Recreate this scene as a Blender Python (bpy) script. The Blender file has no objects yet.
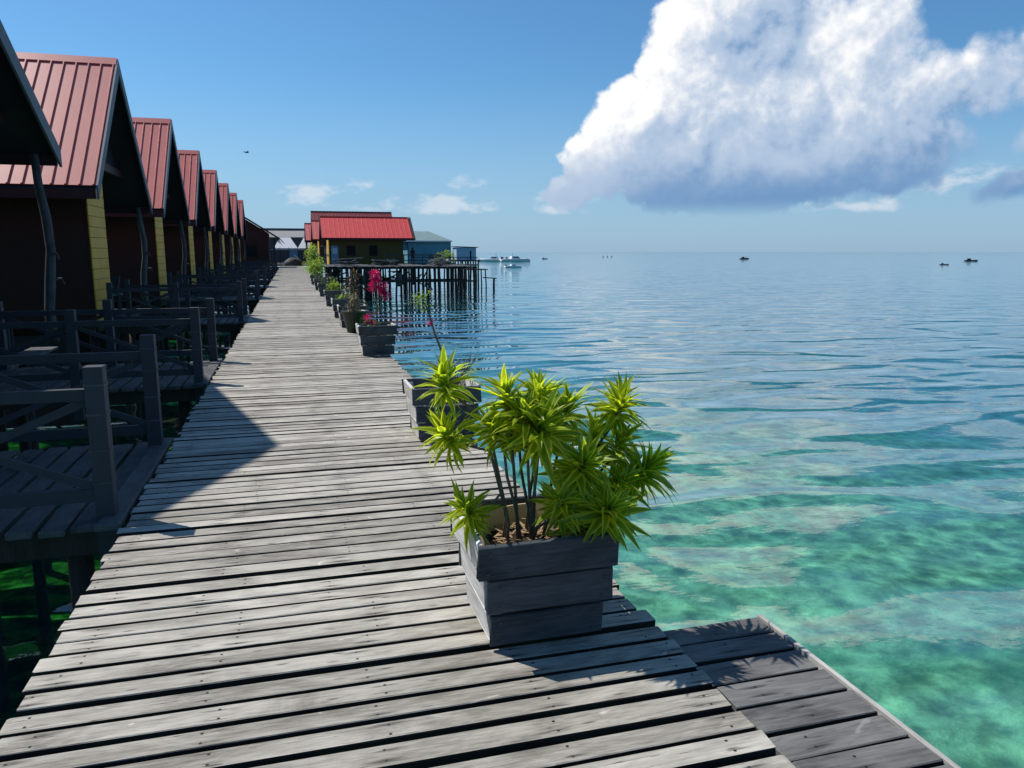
import bpy, bmesh, math, random
from mathutils import Vector, Matrix, Euler, noise as mnoise
R = math.radians
rnd = random.Random(7)
scene = bpy.context.scene
COL = scene.collection

# ------------------------------------------------------------------ camera
cam_d = bpy.data.cameras.new('camera')
cam = bpy.data.objects.new('camera', cam_d); COL.objects.link(cam)
cam_d.sensor_width = 36; cam_d.lens = 769 / 1024 * 36
cam_d.clip_start = 0.05; cam_d.clip_end = 90000
cam.location = (0, 0, 1.6)
cam.rotation_euler = (R(90 - 9.74), 0, R(-15.95))
scene.camera = cam
scene.render.resolution_x, scene.render.resolution_y = 1024, 768

# ------------------------------------------------------------------ sun, exposure
SUN = Vector((-.535, .49, 1.0)).normalized()
sd = bpy.data.lights.new('sun', 'SUN'); sd.energy = 5.0; sd.angle = R(.53); sd.color = (1, .95, .88)
so = bpy.data.objects.new('sun', sd); COL.objects.link(so)
so.rotation_euler = SUN.to_track_quat('Z', 'Y').to_euler(); so.location = (-30, 30, 40)
vs = scene.view_settings
vs.view_transform = 'Standard'; vs.look = 'None'; vs.gamma = 1; vs.use_curve_mapping = False; vs.exposure = 0
scene.cycles.use_denoising = True
scene.cycles.max_bounces = 8; scene.cycles.transparent_max_bounces = 16
scene.cycles.caustics_reflective = False; scene.cycles.caustics_refractive = False
scene.cycles.sample_clamp_indirect = 4

# ------------------------------------------------------------------ node helper
class NT:
    def __init__(s, tree): s.t = tree; s.n = tree.nodes; s.l = tree.links
    def node(s, typ, **kw):
        n = s.n.new(typ)
        for k, v in kw.items(): setattr(n, k, v)
        return n
    def put(s, sock, v):
        if v is None: return
        if isinstance(v, bpy.types.NodeSocket): s.l.new(v, sock)
        else:
            if sock.type == 'RGBA' and len(v) == 3: v = (*v, 1)
            sock.default_value = v
    def math(s, op, a, b=None, c=None, clamp=False):
        n = s.node('ShaderNodeMath', operation=op, use_clamp=clamp)
        for i, v in enumerate((a, b, c)): s.put(n.inputs[i], v)
        return n.outputs[0]
    def vmath(s, op, a, b=None, c=None, out=0):
        n = s.node('ShaderNodeVectorMath', operation=op)
        s.put(n.inputs[0], a)
        if op == 'SCALE': s.put(n.inputs['Scale'], b)
        else:
            s.put(n.inputs[1], b)
            if c is not None: s.put(n.inputs[2], c)
        return n.outputs[out]
    def mix(s, fac, a, b, blend='MIX'):
        n = s.node('ShaderNodeMix', data_type='RGBA', blend_type=blend)
        s.put(n.inputs[0], fac); s.put(n.inputs[6], a); s.put(n.inputs[7], b)
        return n.outputs[2]
    def ramp(s, v, lo, hi, a=0., b=1., smooth=True):
        n = s.node('ShaderNodeMapRange', interpolation_type='SMOOTHSTEP' if smooth else 'LINEAR')
        s.put(n.inputs[0], v); s.put(n.inputs[1], lo); s.put(n.inputs[2], hi); s.put(n.inputs[3], a); s.put(n.inputs[4], b)
        return n.outputs[0]
    def noise(s, vec, scale, detail=4, rough=.55, dist=0, out=0, dim='3D'):
        n = s.node('ShaderNodeTexNoise', noise_dimensions=dim)
        s.put(n.inputs['Vector'], vec); s.put(n.inputs['Scale'], scale); s.put(n.inputs['Detail'], detail)
        s.put(n.inputs['Roughness'], rough); s.put(n.inputs['Distortion'], dist)
        return n.outputs[out]
    def sep(s, v):
        n = s.node('ShaderNodeSeparateXYZ'); s.put(n.inputs[0], v); return n.outputs
    def comb(s, x=0, y=0, z=0):
        n = s.node('ShaderNodeCombineXYZ')
        for i, v in enumerate((x, y, z)): s.put(n.inputs[i], v)
        return n.outputs[0]

# ------------------------------------------------------------------ world: sky with cumulus
SKY = .100
world = bpy.data.worlds.new('World'); scene.world = world; world.use_nodes = True
world.cycles.sampling_method = 'MANUAL'; world.cycles.sample_map_resolution = 512

# big cumulus over the open sea: lobes as (azimuth, elevation, width, height) in degrees
LOBES = [(25.0, 8.4, 4.1, 4.5), (22.3, 6.3, 3.3, 3.0), (20.4, 4.6, 2.4, 1.6), (28.0, 12.2, 3.8, 4.4), (31.5, 16.4, 5.2, 4.4), (33.6, 12.6, 4.6, 4.4),
         (30.5, 8.0, 6.2, 4.6), (38.5, 12.4, 5.4, 4.6), (37.5, 8.4, 6.4, 4.0), (42.4, 10.2, 4.0, 3.4), (46.0, 10.8, 3.4, 2.6),
         (50.5, 11.0, 4.2, 3.2), (32.2, 4.9, 11.5, 2.6), (41.3, 6.2, 5.8, 3.0), (31.5, 19.2, 5.4, 3.4), (37.0, 18.4, 4.6, 3.4), (53.0, 6.5, 5.0, 3.0), (48.5, 3.6, 2.6, 1.0)]
g = bpy.data.node_groups.new('cloud_field', 'ShaderNodeTree')
g.interface.new_socket('Direction', in_out='INPUT', socket_type='NodeSocketVector')
g.interface.new_socket('Density', in_out='OUTPUT', socket_type='NodeSocketFloat')
g.interface.new_socket('Height', in_out='OUTPUT', socket_type='NodeSocketFloat')
G = NT(g)
gi, go = G.node('NodeGroupInput'), G.node('NodeGroupOutput')
dv = gi.outputs[0]
def azel(T, v):
    x, y, z = T.sep(v)
    return T.math('MULTIPLY', T.math('ARCTAN2', x, y), 57.29578), T.math('MULTIPLY', T.math('ARCSINE', z), 57.29578)
az, el = azel(G, dv)
wn = G.noise(dv, 14, 2, .5, out=1)           # turbulence pushes the outline about
wv = G.vmath('SCALE', G.vmath('SUBTRACT', wn, (.5, .5, .5)), 4.2)
p2 = G.vmath('MULTIPLY', G.vmath('ADD', G.comb(az, el, 0), wv), (1, 1, 0))
q = None
for (a, e, w, h) in LOBES:
    t = G.vmath('MULTIPLY_ADD', p2, (1 / w, 1 / h, 0), (-a / w, -e / h, 0))
    d2 = G.vmath('DOT_PRODUCT', t, t, out=1)
    q = d2 if q is None else G.math('SMOOTH_MIN', q, d2, .12)
dome = G.math('SQRT', G.math('MAXIMUM', G.math('SUBTRACT', 1.25, q), 0))
# billows: folded noise, octave by octave, gives round heads with creases between
bill = None
for sc_, am in ((14, .46), (30, .30), (66, .17)):
    nz_ = G.noise(G.vmath('ADD', dv, (sc_ * .37, sc_ * .11, 0)), sc_, 0, .5)
    o_ = G.math('MULTIPLY', G.math('ABSOLUTE', G.math('SUBTRACT', nz_, .5)), 2 * am)
    bill = o_ if bill is None else G.math('ADD', bill, o_)
fine = G.math('SUBTRACT', G.noise(dv, 120, 3, .6), .5)
bf = G.math('ADD', G.math('SUBTRACT', bill, .26), G.math('MULTIPLY', fine, .34))
G.l.new(G.math('ADD', G.math('SUBTRACT', 1.05, q), G.math('MULTIPLY', bf, .9)), go.inputs[0])
G.l.new(G.math('ADD', G.math('MULTIPLY', dome, .75), bf), go.inputs[1])

W = NT(world.node_tree)
for n in list(W.n): W.n.remove(n)
wo = W.node('ShaderNodeOutputWorld')
sky = W.node('ShaderNodeTexSky', sky_type='NISHITA', sun_disc=False)
sky.sun_elevation = math.asin(SUN.z); sky.sun_rotation = math.atan2(SUN.x, SUN.y)
sky.air_density = 1.0; sky.dust_density = .6; sky.ozone_density = 2.2; sky.altitude = 0
tc = W.node('ShaderNodeTexCoord')
d = W.vmath('NORMALIZE', tc.outputs['Generated'])
azw, elv = azel(W, d)
cs = 1 / SKY
K = lambda *c: tuple(x * cs for x in c)
# thin humid veil low over the sea
skyc = W.mix(W.ramp(elv, 13.0, 0.0, 0, .66), W.mix(1.0, sky.outputs[0], (.54, .93, 1.18), 'MULTIPLY'), K(.37, .53, .76))
# fair-weather puffs low above the horizon, all round
puff = W.noise(W.vmath('MULTIPLY', d, (1, 1, 2.4)), 13, 5, .58)
band = W.math('MULTIPLY', W.ramp(elv, 1.0, 3.2), W.ramp(elv, 8.5, 4.2))
pa = W.math('MULTIPLY', W.ramp(W.math('MULTIPLY', puff, band), .50, .66), .62)
skyc = W.mix(pa, skyc, K(.74, .80, .88))
bg1 = W.node('ShaderNodeBackground'); bg1.inputs[1].default_value = SKY; W.l.new(skyc, bg1.inputs[0])
# the big cumulus
def field(v):
    n = W.node('ShaderNodeGroup'); n.node_tree = g; W.put(n.inputs[0], v); return n.outputs
F0 = field(d)
F1 = field(W.vmath('NORMALIZE', W.vmath('ADD', d, tuple(SUN * .022))))
soft = W.ramp(azw, 34, 48, .30, .75)
alpha = W.ramp(F0[0], .0, soft)
alpha = W.math('MULTIPLY', alpha, W.ramp(elv, 2.2, 3.7))
dif = W.math('SUBTRACT', F0[1], F1[1])
flank = W.math('SUBTRACT', azw, W.math('MULTIPLY_ADD', elv, .65, 17.5))
big = W.math('SUBTRACT', W.noise(d, 7.5, 2, .5), .5)
lit = W.math('ADD', W.math('MULTIPLY', dif, .85), .60)
lit = W.math('ADD', lit, W.math('MULTIPLY', big, .8))
hol = W.vmath('MULTIPLY_ADD', W.comb(azw, elv, 0), (1 / 3.6, 1 / 3.0, 0), (-33.2 / 3.6, -13.6 / 3.0, 0))
lit = W.math('SUBTRACT', lit, W.ramp(W.vmath('DOT_PRODUCT', hol, hol, out=1), 1.3, .1, 0, .34))   # shaded valley between the two towers
lit = W.math('ADD', lit, W.ramp(azw, 36, 52, .06, -.22))
lit = W.math('MULTIPLY', lit, W.ramp(elv, 3.0, 10.0, .10, 1.0))
lit = W.math('ADD', lit, W.ramp(flank, .5, 6.5, .26, 0), clamp=True)       # the sunward flank is the bright one
ccol = W.mix(W.ramp(lit, .0, .44), K(.165, .32, .56), K(.44, .56, .74))
ccol = W.mix(W.ramp(lit, .38, 1.2), ccol, K(1.10, 1.08, 1.06))
bg2 = W.node('ShaderNodeBackground'); bg2.inputs[1].default_value = SKY
W.l.new(W.mix(alpha, skyc, ccol), bg2.inputs[0])
inside = W.math('MULTIPLY', W.math('MULTIPLY', W.math('GREATER_THAN', azw, 12), W.math('LESS_THAN', azw, 66)),
                W.math('MULTIPLY', W.math('GREATER_THAN', elv, 1.5), W.math('LESS_THAN', elv, 30)))
mxw = W.node('ShaderNodeMixShader'); W.l.new(inside, mxw.inputs[0])
W.l.new(bg1.outputs[0], mxw.inputs[1]); W.l.new(bg2.outputs[0], mxw.inputs[2]); W.l.new(mxw.outputs[0], wo.inputs[0])

# ------------------------------------------------------------------ materials
MATS = {}
def newmat(name):
    m = bpy.data.materials.new(name); m.use_nodes = True
    N = NT(m.node_tree); b = N.n['Principled BSDF']; MATS[name] = m
    return m, N, b
def objvec(N, sc=(1, 1, 1)):
    tc = N.node('ShaderNodeTexCoord'); oi = N.node('ShaderNodeObjectInfo')
    v = N.vmath('MULTIPLY', tc.outputs['Object'], sc)
    off = N.vmath('SCALE', (37.1, 51.7, 23.3), oi.outputs['Random'])
    return N.vmath('ADD', v, off), oi.outputs['Random'], tc.outputs['Object']
def bump(N, b, h, strength, dist=.01):
    n = N.node('ShaderNodeBump'); n.inputs['Strength'].default_value = strength; n.inputs['Distance'].default_value = dist
    N.put(n.inputs['Height'], h); N.l.new(n.outputs[0], b.inputs['Normal'])

def wood(name, dark, light, along=0, rough=.75, nails=False, contrast=1.0, vary=.35):
    """weathered timber with grain along the given local axis"""
    m, N, b = newmat(name)
    s = [34, 34, 34]; s[along] = 2.6
    v, r, ob = objvec(N, tuple(s))
    gr = N.noise(v, 2.6, 9, .70, .4)
    s2 = [5.5, 5.5, 5.5]; s2[along] = 2.0
    v2, _, _ = objvec(N, tuple(s2))
    bl = N.noise(v2, 1.0, 6, .62, .8)
    f = N.math('ADD', N.math('MULTIPLY', N.ramp(gr, .34, .68), .42), N.math('MULTIPLY', N.ramp(bl, .30, .66), .58))
    f = N.math('ADD', f, N.math('MULTIPLY', N.math('SUBTRACT', r, .45), vary), clamp=True)
    c = N.mix(f, dark, light)
    # checks and splits along the grain, almost black
    s3 = [95, 95, 95]; s3[along] = 5.0
    v3, _, _ = objvec(N, tuple(s3))
    cr = N.ramp(N.noise(v3, 1.0, 4, .7), .62, .70)
    cr = N.math('MULTIPLY', cr, N.ramp(N.noise(v2, 1.7, 3, .6), .42, .60))
    c = N.mix(N.math('MULTIPLY', cr, .85 * contrast), c, tuple(x * .16 for x in dark))
    if nails:
        X, Y, Z = N.sep(ob)
        jx = N.math('ADD', X, N.math('MULTIPLY', r, .11))
        fx = N.math('PINGPONG', jx, .29)
        fy = N.math('ABSOLUTE', N.math('SUBTRACT', N.math('ABSOLUTE', Y), .027))
        dd = N.math('SQRT', N.math('ADD', N.math('POWER', fx, 2), N.math('POWER', fy, 2)))
        c = N.mix(N.ramp(dd, .0068, .0048), c, (.012, .010, .009))
        st = N.math('SQRT', N.math('ADD', N.math('POWER', N.math('MULTIPLY', fx, .16), 2), N.math('POWER', fy, 2)))
        stain = N.math('MULTIPLY', N.ramp(st, .015, .002), N.ramp(N.noise(v, 1.4, 4, .6), .46, .54))
        c = N.mix(N.math('MULTIPLY', stain, .8), c, tuple(x * .25 for x in dark))
        vs_ = N.node('ShaderNodeTexVoronoi'); vv, _, _ = objvec(N, (5.5, 24, 0)); N.put(vs_.inputs['Vector'], vv); vs_.inputs['Scale'].default_value = 1.0
        pick = N.math('GREATER_THAN', N.sep(vs_.outputs['Color'])[0], .62)
        spot = N.math('MULTIPLY', N.ramp(N.math('ADD', vs_.outputs['Distance'], N.math('MULTIPLY', gr, .25)), .34, .16), pick)
        c = N.mix(N.math('MULTIPLY', spot, .72), c, (.030, .026, .022))
        kn = N.ramp(N.noise(v2, 2.2, 2, .5, 1.2), .70, .76)
        c = N.mix(N.math('MULTIPLY', kn, .55), c, tuple(min(.75, x * 1.45) for x in light))
    N.l.new(c, b.inputs['Base Color']); b.inputs['Roughness'].default_value = rough
    b.inputs['Specular IOR Level'].default_value = .3
    bump(N, b, N.math('SUBTRACT', gr, N.math('MULTIPLY', cr, .7)), .55, .006)
    return m

def paint(name, col, rough=.5, spec=.4, wear=.25, scale=6, metal=0):
    m, N, b = newmat(name)
    v, r, ob = objvec(N)
    n1 = N.noise(v, scale, 6, .6); n2 = N.noise(v, scale * .3, 3, .5)
    f = N.math('ADD', N.math('MULTIPLY', n1, .6), N.math('MULTIPLY', n2, .4))
    c = N.mix(N.math('MULTIPLY', N.ramp(f, .35, .68), wear), col, tuple(x * .45 for x in col))
    c = N.mix(N.math('MULTIPLY', r, wear * .5), c, tuple(min(.9, x * 1.25 + .02) for x in col))
    N.l.new(c, b.inputs['Base Color']); b.inputs['Roughness'].default_value = rough
    b.inputs['Specular IOR Level'].default_value = spec; b.inputs['Metallic'].default_value = metal
    bump(N, b, n1, .15, .01)
    return m

def leafmat(name, mid, edge, trans=.5, rough=.4):
    m, N, b = newmat(name)
    at = N.node('ShaderNodeAttribute', attribute_name='across')
    v, r, ob = objvec(N)
    e = N.math('ABSOLUTE', at.outputs['Fac'])
    f = N.ramp(e, .35, .75)
    f = N.math('ADD', f, N.math('MULTIPLY', N.math('SUBTRACT', r, .5), .35), clamp=True)
    c = N.mix(f, mid, edge)
    c = N.mix(N.math('MULTIPLY', N.noise(v, 20, 3), .35), c, tuple(x * .5 for x in mid))
    N.l.new(c, b.inputs['Base Color']); b.inputs['Roughness'].default_value = rough
    b.inputs['Specular IOR Level'].default_value = .45
    tr = N.node('ShaderNodeBsdfTranslucent')
    N.l.new(N.mix(.6, c, N.mix(1.0, c, (1.5, 1.5, .35), 'MULTIPLY')), tr.inputs[0])
    mx = N.node('ShaderNodeMixShader'); mx.inputs[0].default_value = trans
    N.l.new(b.outputs[0], mx.inputs[1]); N.l.new(tr.outputs[0], mx.inputs[2])
    N.l.new(mx.outputs[0], N.n['Material Output'].inputs[0])
    return m

gap_shade_m = wood('gap_shade_plank_edge', (.010, .009, .008), (.035, .031, .028), 0)  # plank sides painted near-black to stand in for shade in the gaps
deck_m = wood('weathered_deck', (.165, .150, .125), (.51, .478, .415), 0, nails=True, vary=.55)
deckdark_m = wood('damp_deck', (.060, .058, .056), (.20, .195, .185), 0, nails=True)
bridge_m = wood('bridge_plank', (.035, .038, .042), (.115, .115, .115), 1)
plant_m = wood('planter_board_shade_tone', (.022, .028, .035), (.095, .105, .115), 0)  # colour darkened to carry the shade on the planter fronts
planty_m = wood('planter_side_board_sun_tone', (.36, .355, .34), (.74, .73, .71), 1)  # whitewashed boards, colour lightened further to carry the sun on them
pile_m = wood('pile_timber', (.014, .013, .012), (.045, .040, .036), 2)
log_m = wood('driftwood', (.035, .037, .042), (.10, .105, .11), 2)
rail_m = paint('rail_paint', (.036, .044, .053), .7, .3, .5, 5)
edge_m = wood('pale_edge_board', (.22, .21, .19), (.50, .48, .44), 1)
roof_m = paint('red_roof_metal', (.50, .115, .095), .38, .5, .22, 1.5)
roofdk_m = paint('dark_red_roof', (.20, .028, .034), .5, .4, .3, 2)
roofbr_m = paint('bright_red_roof', (.62, .070, .062), .45, .4, .15, 2)
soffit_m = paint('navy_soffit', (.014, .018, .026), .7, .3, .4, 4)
barge_m = paint('grey_barge', (.11, .135, .17), .6, .3, .35, 4)
fascia_m = paint('maroon_fascia', (.030, .012, .014), .6, .3, .35, 4)
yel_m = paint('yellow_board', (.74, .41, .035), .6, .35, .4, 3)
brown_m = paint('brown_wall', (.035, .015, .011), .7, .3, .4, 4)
olive_m = paint('ochre_wall', (.085, .068, .016), .7, .3, .3, 3)
dark_m = paint('dark_void', (.010, .011, .013), .8, .2, .3)
glass_m = paint('dark_pane', (.012, .015, .022), .15, .6, .1)
turq_m = paint('turquoise_wall', (.13, .36, .43), .7, .3, .2, 1)
hip_m = paint('grey_green_roof', (.20, .29, .28), .5, .4, .2, 1)
white_m = paint('white_paint', (.72, .74, .76), .5, .4, .2, 1)
shedblue_m = paint('pale_blue_wall', (.42, .56, .68), .6, .3, .2, 1)
tent_m = paint('tent_canvas', (.78, .79, .80), .8, .2, .1, 1)
grey_m = paint('grey_sheet', (.30, .29, .28), .7, .3, .3, 1)
dkgrey_m = paint('dark_grey_sheet', (.07, .08, .09), .7, .3, .3, 1)
bluep_m = paint('blue_door', (.16, .30, .42), .6, .3, .25, 3)
soil_m = paint('soil', (.045, .032, .022), .95, .1, .7, 30)
litter_m = paint('dry_leaf', (.34, .23, .13), .8, .2, .5, 12)
cream_m = paint('cream_plastic', (.60, .46, .25), .5, .4, .3, 8)
palep_m = paint('pale_plastic', (.62, .64, .62), .4, .4, .2, 6)
gpot_m = paint('green_plastic', (.022, .038, .022), .45, .4, .3, 5)
tarp_m = paint('tarp', (.05, .05, .05), .7, .3, .5, 5)
cloth_m = paint('dark_cloth', (.015, .016, .02), .85, .2, .3, 10)
skin_m = paint('skin', (.20, .10, .06), .6, .3, .2, 10)
hullw_m = paint('white_hull', (.78, .79, .80), .3, .5, .15, 1)
hulld_m = paint('dark_hull', (.03, .04, .055), .5, .4, .3, 1)
stem_m = wood('woody_stem', (.07, .055, .04), (.20, .165, .125), 2, vary=.2)
drac_m = leafmat('dracaena_leaf', (.25, .40, .025), (.80, .78, .065), .66, .40)
leaf_m = leafmat('green_leaf', (.07, .15, .022), (.13, .22, .03), .4)
lime_m = leafmat('lime_leaf', (.20, .34, .03), (.42, .50, .05), .45)
greyleaf_m = leafmat('grey_green_leaf', (.10, .15, .09), (.17, .22, .13), .35)
brownleaf_m = leafmat('bronze_leaf', (.05, .025, .018), (.11, .06, .035), .25)
dryleaf_m = leafmat('straw_leaf', (.24, .18, .11), (.34, .27, .18), .35)
pink_m = leafmat('magenta_bract', (.56, .008, .19), (.72, .02, .30), .45)

# water: mirror of the sky by Fresnel, clear green water below it
m, N, b = newmat('sea_water'); N.n.remove(b)
geo = N.node('ShaderNodeNewGeometry'); P = geo.outputs['Position']
sw = N.noise(N.vmath('MULTIPLY', P, (.26, .50, 0)), 1.0, 1.2, .4, .5)
w1 = N.noise(N.vmath('MULTIPLY', P, (1.0, 1.9, 0)), 1.0, 3, .5, .3)
w2 = N.noise(N.vmath('MULTIPLY', P, (4.0, 6.5, 0)), 1.0, 3, .55)
hgt = N.math('ADD', N.math('MULTIPLY', sw, .48), N.math('ADD', N.math('MULTIPLY', w1, .020), N.math('MULTIPLY', w2, .0035)))
hgt = N.math('MULTIPLY', hgt, N.ramp(N.sep(P)[1], 9, 80, 1.0, .42))
bn = N.node('ShaderNodeBump'); bn.inputs['Strength'].default_value = 1; bn.inputs['Distance'].default_value = 1.0
N.put(bn.inputs['Height'], hgt)
ci = N.math('ABSOLUTE', N.vmath('DOT_PRODUCT', bn.outputs[0], geo.outputs['Incoming'], out=1))
frv = N.math('MULTIPLY_ADD', N.math('POWER', N.math('SUBTRACT', 1, ci, clamp=True), 3.9), .965, .035)   # Schlick, same from both sides
gl = N.node('ShaderNodeBsdfGlossy'); gl.inputs['Roughness'].default_value = .03; N.l.new(bn.outputs[0], gl.inputs['Normal'])
gl.inputs['Color'].default_value = (.96, .98, 1, 1)
tp = N.node('ShaderNodeBsdfTransparent')
# caustics imitated by a cell pattern in the transmission tint
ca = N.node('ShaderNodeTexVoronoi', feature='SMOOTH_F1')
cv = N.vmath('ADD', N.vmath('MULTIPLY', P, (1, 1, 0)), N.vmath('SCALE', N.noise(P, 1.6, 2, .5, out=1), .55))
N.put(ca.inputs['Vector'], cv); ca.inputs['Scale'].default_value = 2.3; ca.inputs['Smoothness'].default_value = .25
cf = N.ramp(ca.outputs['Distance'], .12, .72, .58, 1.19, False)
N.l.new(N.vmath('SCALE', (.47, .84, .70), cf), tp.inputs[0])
df = N.node('ShaderNodeBsdfDiffuse'); df.inputs[0].default_value = (.012, .17, .19, 1)
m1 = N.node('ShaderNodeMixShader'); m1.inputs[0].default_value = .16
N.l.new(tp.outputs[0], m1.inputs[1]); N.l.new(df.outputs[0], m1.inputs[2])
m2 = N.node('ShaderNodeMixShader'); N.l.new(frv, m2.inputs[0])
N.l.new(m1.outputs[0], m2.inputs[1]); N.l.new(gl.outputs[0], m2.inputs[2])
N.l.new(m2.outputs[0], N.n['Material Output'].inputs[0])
water_m = m

m, N, b = newmat('seabed_sand')
geo = N.node('ShaderNodeNewGeometry'); P = geo.outputs['Position']
wp = N.vmath('ADD', P, N.vmath('SCALE', N.noise(P, .8, 3, .5, out=1), .5))
n1 = N.noise(N.vmath('MULTIPLY', wp, (.35, .55, 0)), 1, 5, .6)
n2 = N.noise(wp, 2.0, 6, .66, .15)
c = N.mix(N.ramp(n2, .34, .66), (.26, .26, .17), (.72, .70, .56))
c = N.mix(N.math('MULTIPLY', N.ramp(n1, .50, .66), .55), c, (.09, .20, .15))
X, Y, Z = N.sep(P)
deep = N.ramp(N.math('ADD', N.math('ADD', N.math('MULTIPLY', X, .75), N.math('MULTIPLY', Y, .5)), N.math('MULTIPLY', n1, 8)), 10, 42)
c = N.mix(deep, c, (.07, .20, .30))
c = N.mix(N.ramp(N.math('ADD', X, N.math('MULTIPLY', n1, 3)), 1.2, -1.2), c, N.mix(N.ramp(n2, .4, .65), (.008, .035, .006), (.07, .24, .035)))  # seabed below the bungalows greened, and darkened to stand in for their shade
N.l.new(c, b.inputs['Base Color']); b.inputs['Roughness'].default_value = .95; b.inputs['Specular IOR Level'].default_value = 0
bump(N, b, n2, .5, .15)
seabed_m = m

# ------------------------------------------------------------------ mesh helpers
class MB:
    def __init__(s): s.v = []; s.f = []; s.a = []
    def add(s, vs, fs, acr=None):
        o = len(s.v); s.v += [tuple(x) for x in vs]; s.f += [tuple(i + o for i in f) for f in fs]
        s.a += list(acr) if acr else [0.] * len(vs)
        return s
    def box(s, c, size, rot=None):
        hx, hy, hz = (k / 2 for k in size)
        vs = [Vector((x * hx, y * hy, z * hz)) for x in (-1, 1) for y in (-1, 1) for z in (-1, 1)]
        if rot is not None: vs = [rot @ v for v in vs]
        c = Vector(c)
        return s.add([v + c for v in vs], [(0, 1, 3, 2), (4, 6, 7, 5), (0, 4, 5, 1), (2, 3, 7, 6), (0, 2, 6, 4), (1, 5, 7, 3)])
    def bar(s, p, q, w, h, up=(0, 0, 1)):
        p, q = Vector(p), Vector(q); dr = q - p; L = dr.length; dr.normalize()
        sd = dr.cross(Vector(up)); sd = sd.normalized() if sd.length > 1e-5 else Vector((1, 0, 0)); u = sd.cross(dr)
        return s.box((p + q) / 2, (L, w, h), Matrix((dr, sd, u)).transposed())
    def prism(s, poly, axis, a, b):
        """extrude a 2-D polygon (in the other two axes, cyclic order) between a and b along axis"""
        def pt(p, t):
            return {0: (t, p[0], p[1]), 1: (p[0], t, p[1]), 2: (p[0], p[1], t)}[axis]
        n = len(poly)
        vs = [pt(p, a) for p in poly] + [pt(p, b) for p in poly]
        fs = [tuple(range(n))[::-1], tuple(range(n, 2 * n))] + [(i, (i + 1) % n, n + (i + 1) % n, n + i) for i in range(n)]
        return s.add(vs, fs)
    def tube(s, pts, radii, n=7, cap=True):
        pts = [Vector(p) for p in pts]; o = []
        prev = Vector((1, 0, 0))
        vs = []
        for i, p in enumerate(pts):
            t = (pts[min(i + 1, len(pts) - 1)] - pts[max(i - 1, 0)]).normalized()
            a = prev - t * prev.dot(t)
            if a.length < 1e-4: a = Vector((0, 1, 0)) - t * t.y
            a.normalize(); prev = a; bb = t.cross(a)
            r = radii[i] if hasattr(radii, '__len__') else radii
            vs += [p + (a * math.cos(k * math.tau / n) + bb * math.sin(k * math.tau / n)) * r for k in range(n)]
        fs = [(i * n + k, i * n + (k + 1) % n, (i + 1) * n + (k + 1) % n, (i + 1) * n + k) for i in range(len(pts) - 1) for k in range(n)]
        if cap: fs += [tuple(range(n))[::-1], tuple((len(pts) - 1) * n + k for k in range(n))]
        return s.add(vs, fs)
    def lathe(s, prof, n=20, c=(0, 0, 0)):
        vs = [(c[0] + r * math.cos(k * math.tau / n), c[1] + r * math.sin(k * math.tau / n), c[2] + z) for r, z in prof for k in range(n)]
        fs = [(i * n + k, i * n + (k + 1) % n, (i + 1) * n + (k + 1) % n, (i + 1) * n + k) for i in range(len(prof) - 1) for k in range(n)]
        return s.add(vs, fs)
    def leaf(s, base, dr, L, w, droop=.4, up=(0, 0, 1), seg=3, cup=.25):
        """one folded lanceolate blade"""
        dr = Vector(dr).normalized(); up = Vector(up)
        sd = dr.cross(up); sd = sd.normalized() if sd.length > 1e-4 else dr.cross(Vector((1, 0, 0))).normalized()
        nm = sd.cross(dr).normalized()
        vs, ac = [], []
        prof = {2: (.45, 1., .0), 3: (.40, 1., .72, .0), 4: (.35, .9, 1., .62, 0)}[seg]
        p = Vector(base)
        for i in range(seg + 1):
            t = i / seg
            c = p + dr * (L * t) - Vector((0, 0, 1)) * (droop * L * t * t)
            ww = w * .5 * prof[i]
            if i == seg: vs.append(c); ac.append(.6)
            else:
                vs += [c - sd * ww + nm * ww * cup, c, c + sd * ww + nm * ww * cup]; ac += [-1, 0, 1]
        fs = []
        for i in range(seg - 1):
            a = i * 3
            fs += [(a, a + 1, a + 4, a + 3), (a + 1, a + 2, a + 5, a + 4)]
        a = (seg - 1) * 3; e = seg * 3
        fs += [(a, a + 1, e), (a + 1, a + 2, e)]
        return s.add(vs, fs, ac)
    def mesh(s, name, mat=None, smooth=False):
        me = bpy.data.meshes.new(name); me.from_pydata(s.v, [], s.f)
        if any(s.a):
            at = me.attributes.new('across', 'FLOAT', 'POINT'); at.data.foreach_set('value', s.a)
        if mat: me.materials.append(mat)
        if smooth: me.polygons.foreach_set('use_smooth', [True] * len(me.polygons))
        me.update()
        return me
    def build(s, name, mat, parent=None, smooth=False, loc=(0, 0, 0)):
        return link(name, s.mesh(name, mat, smooth), parent, loc)

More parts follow.
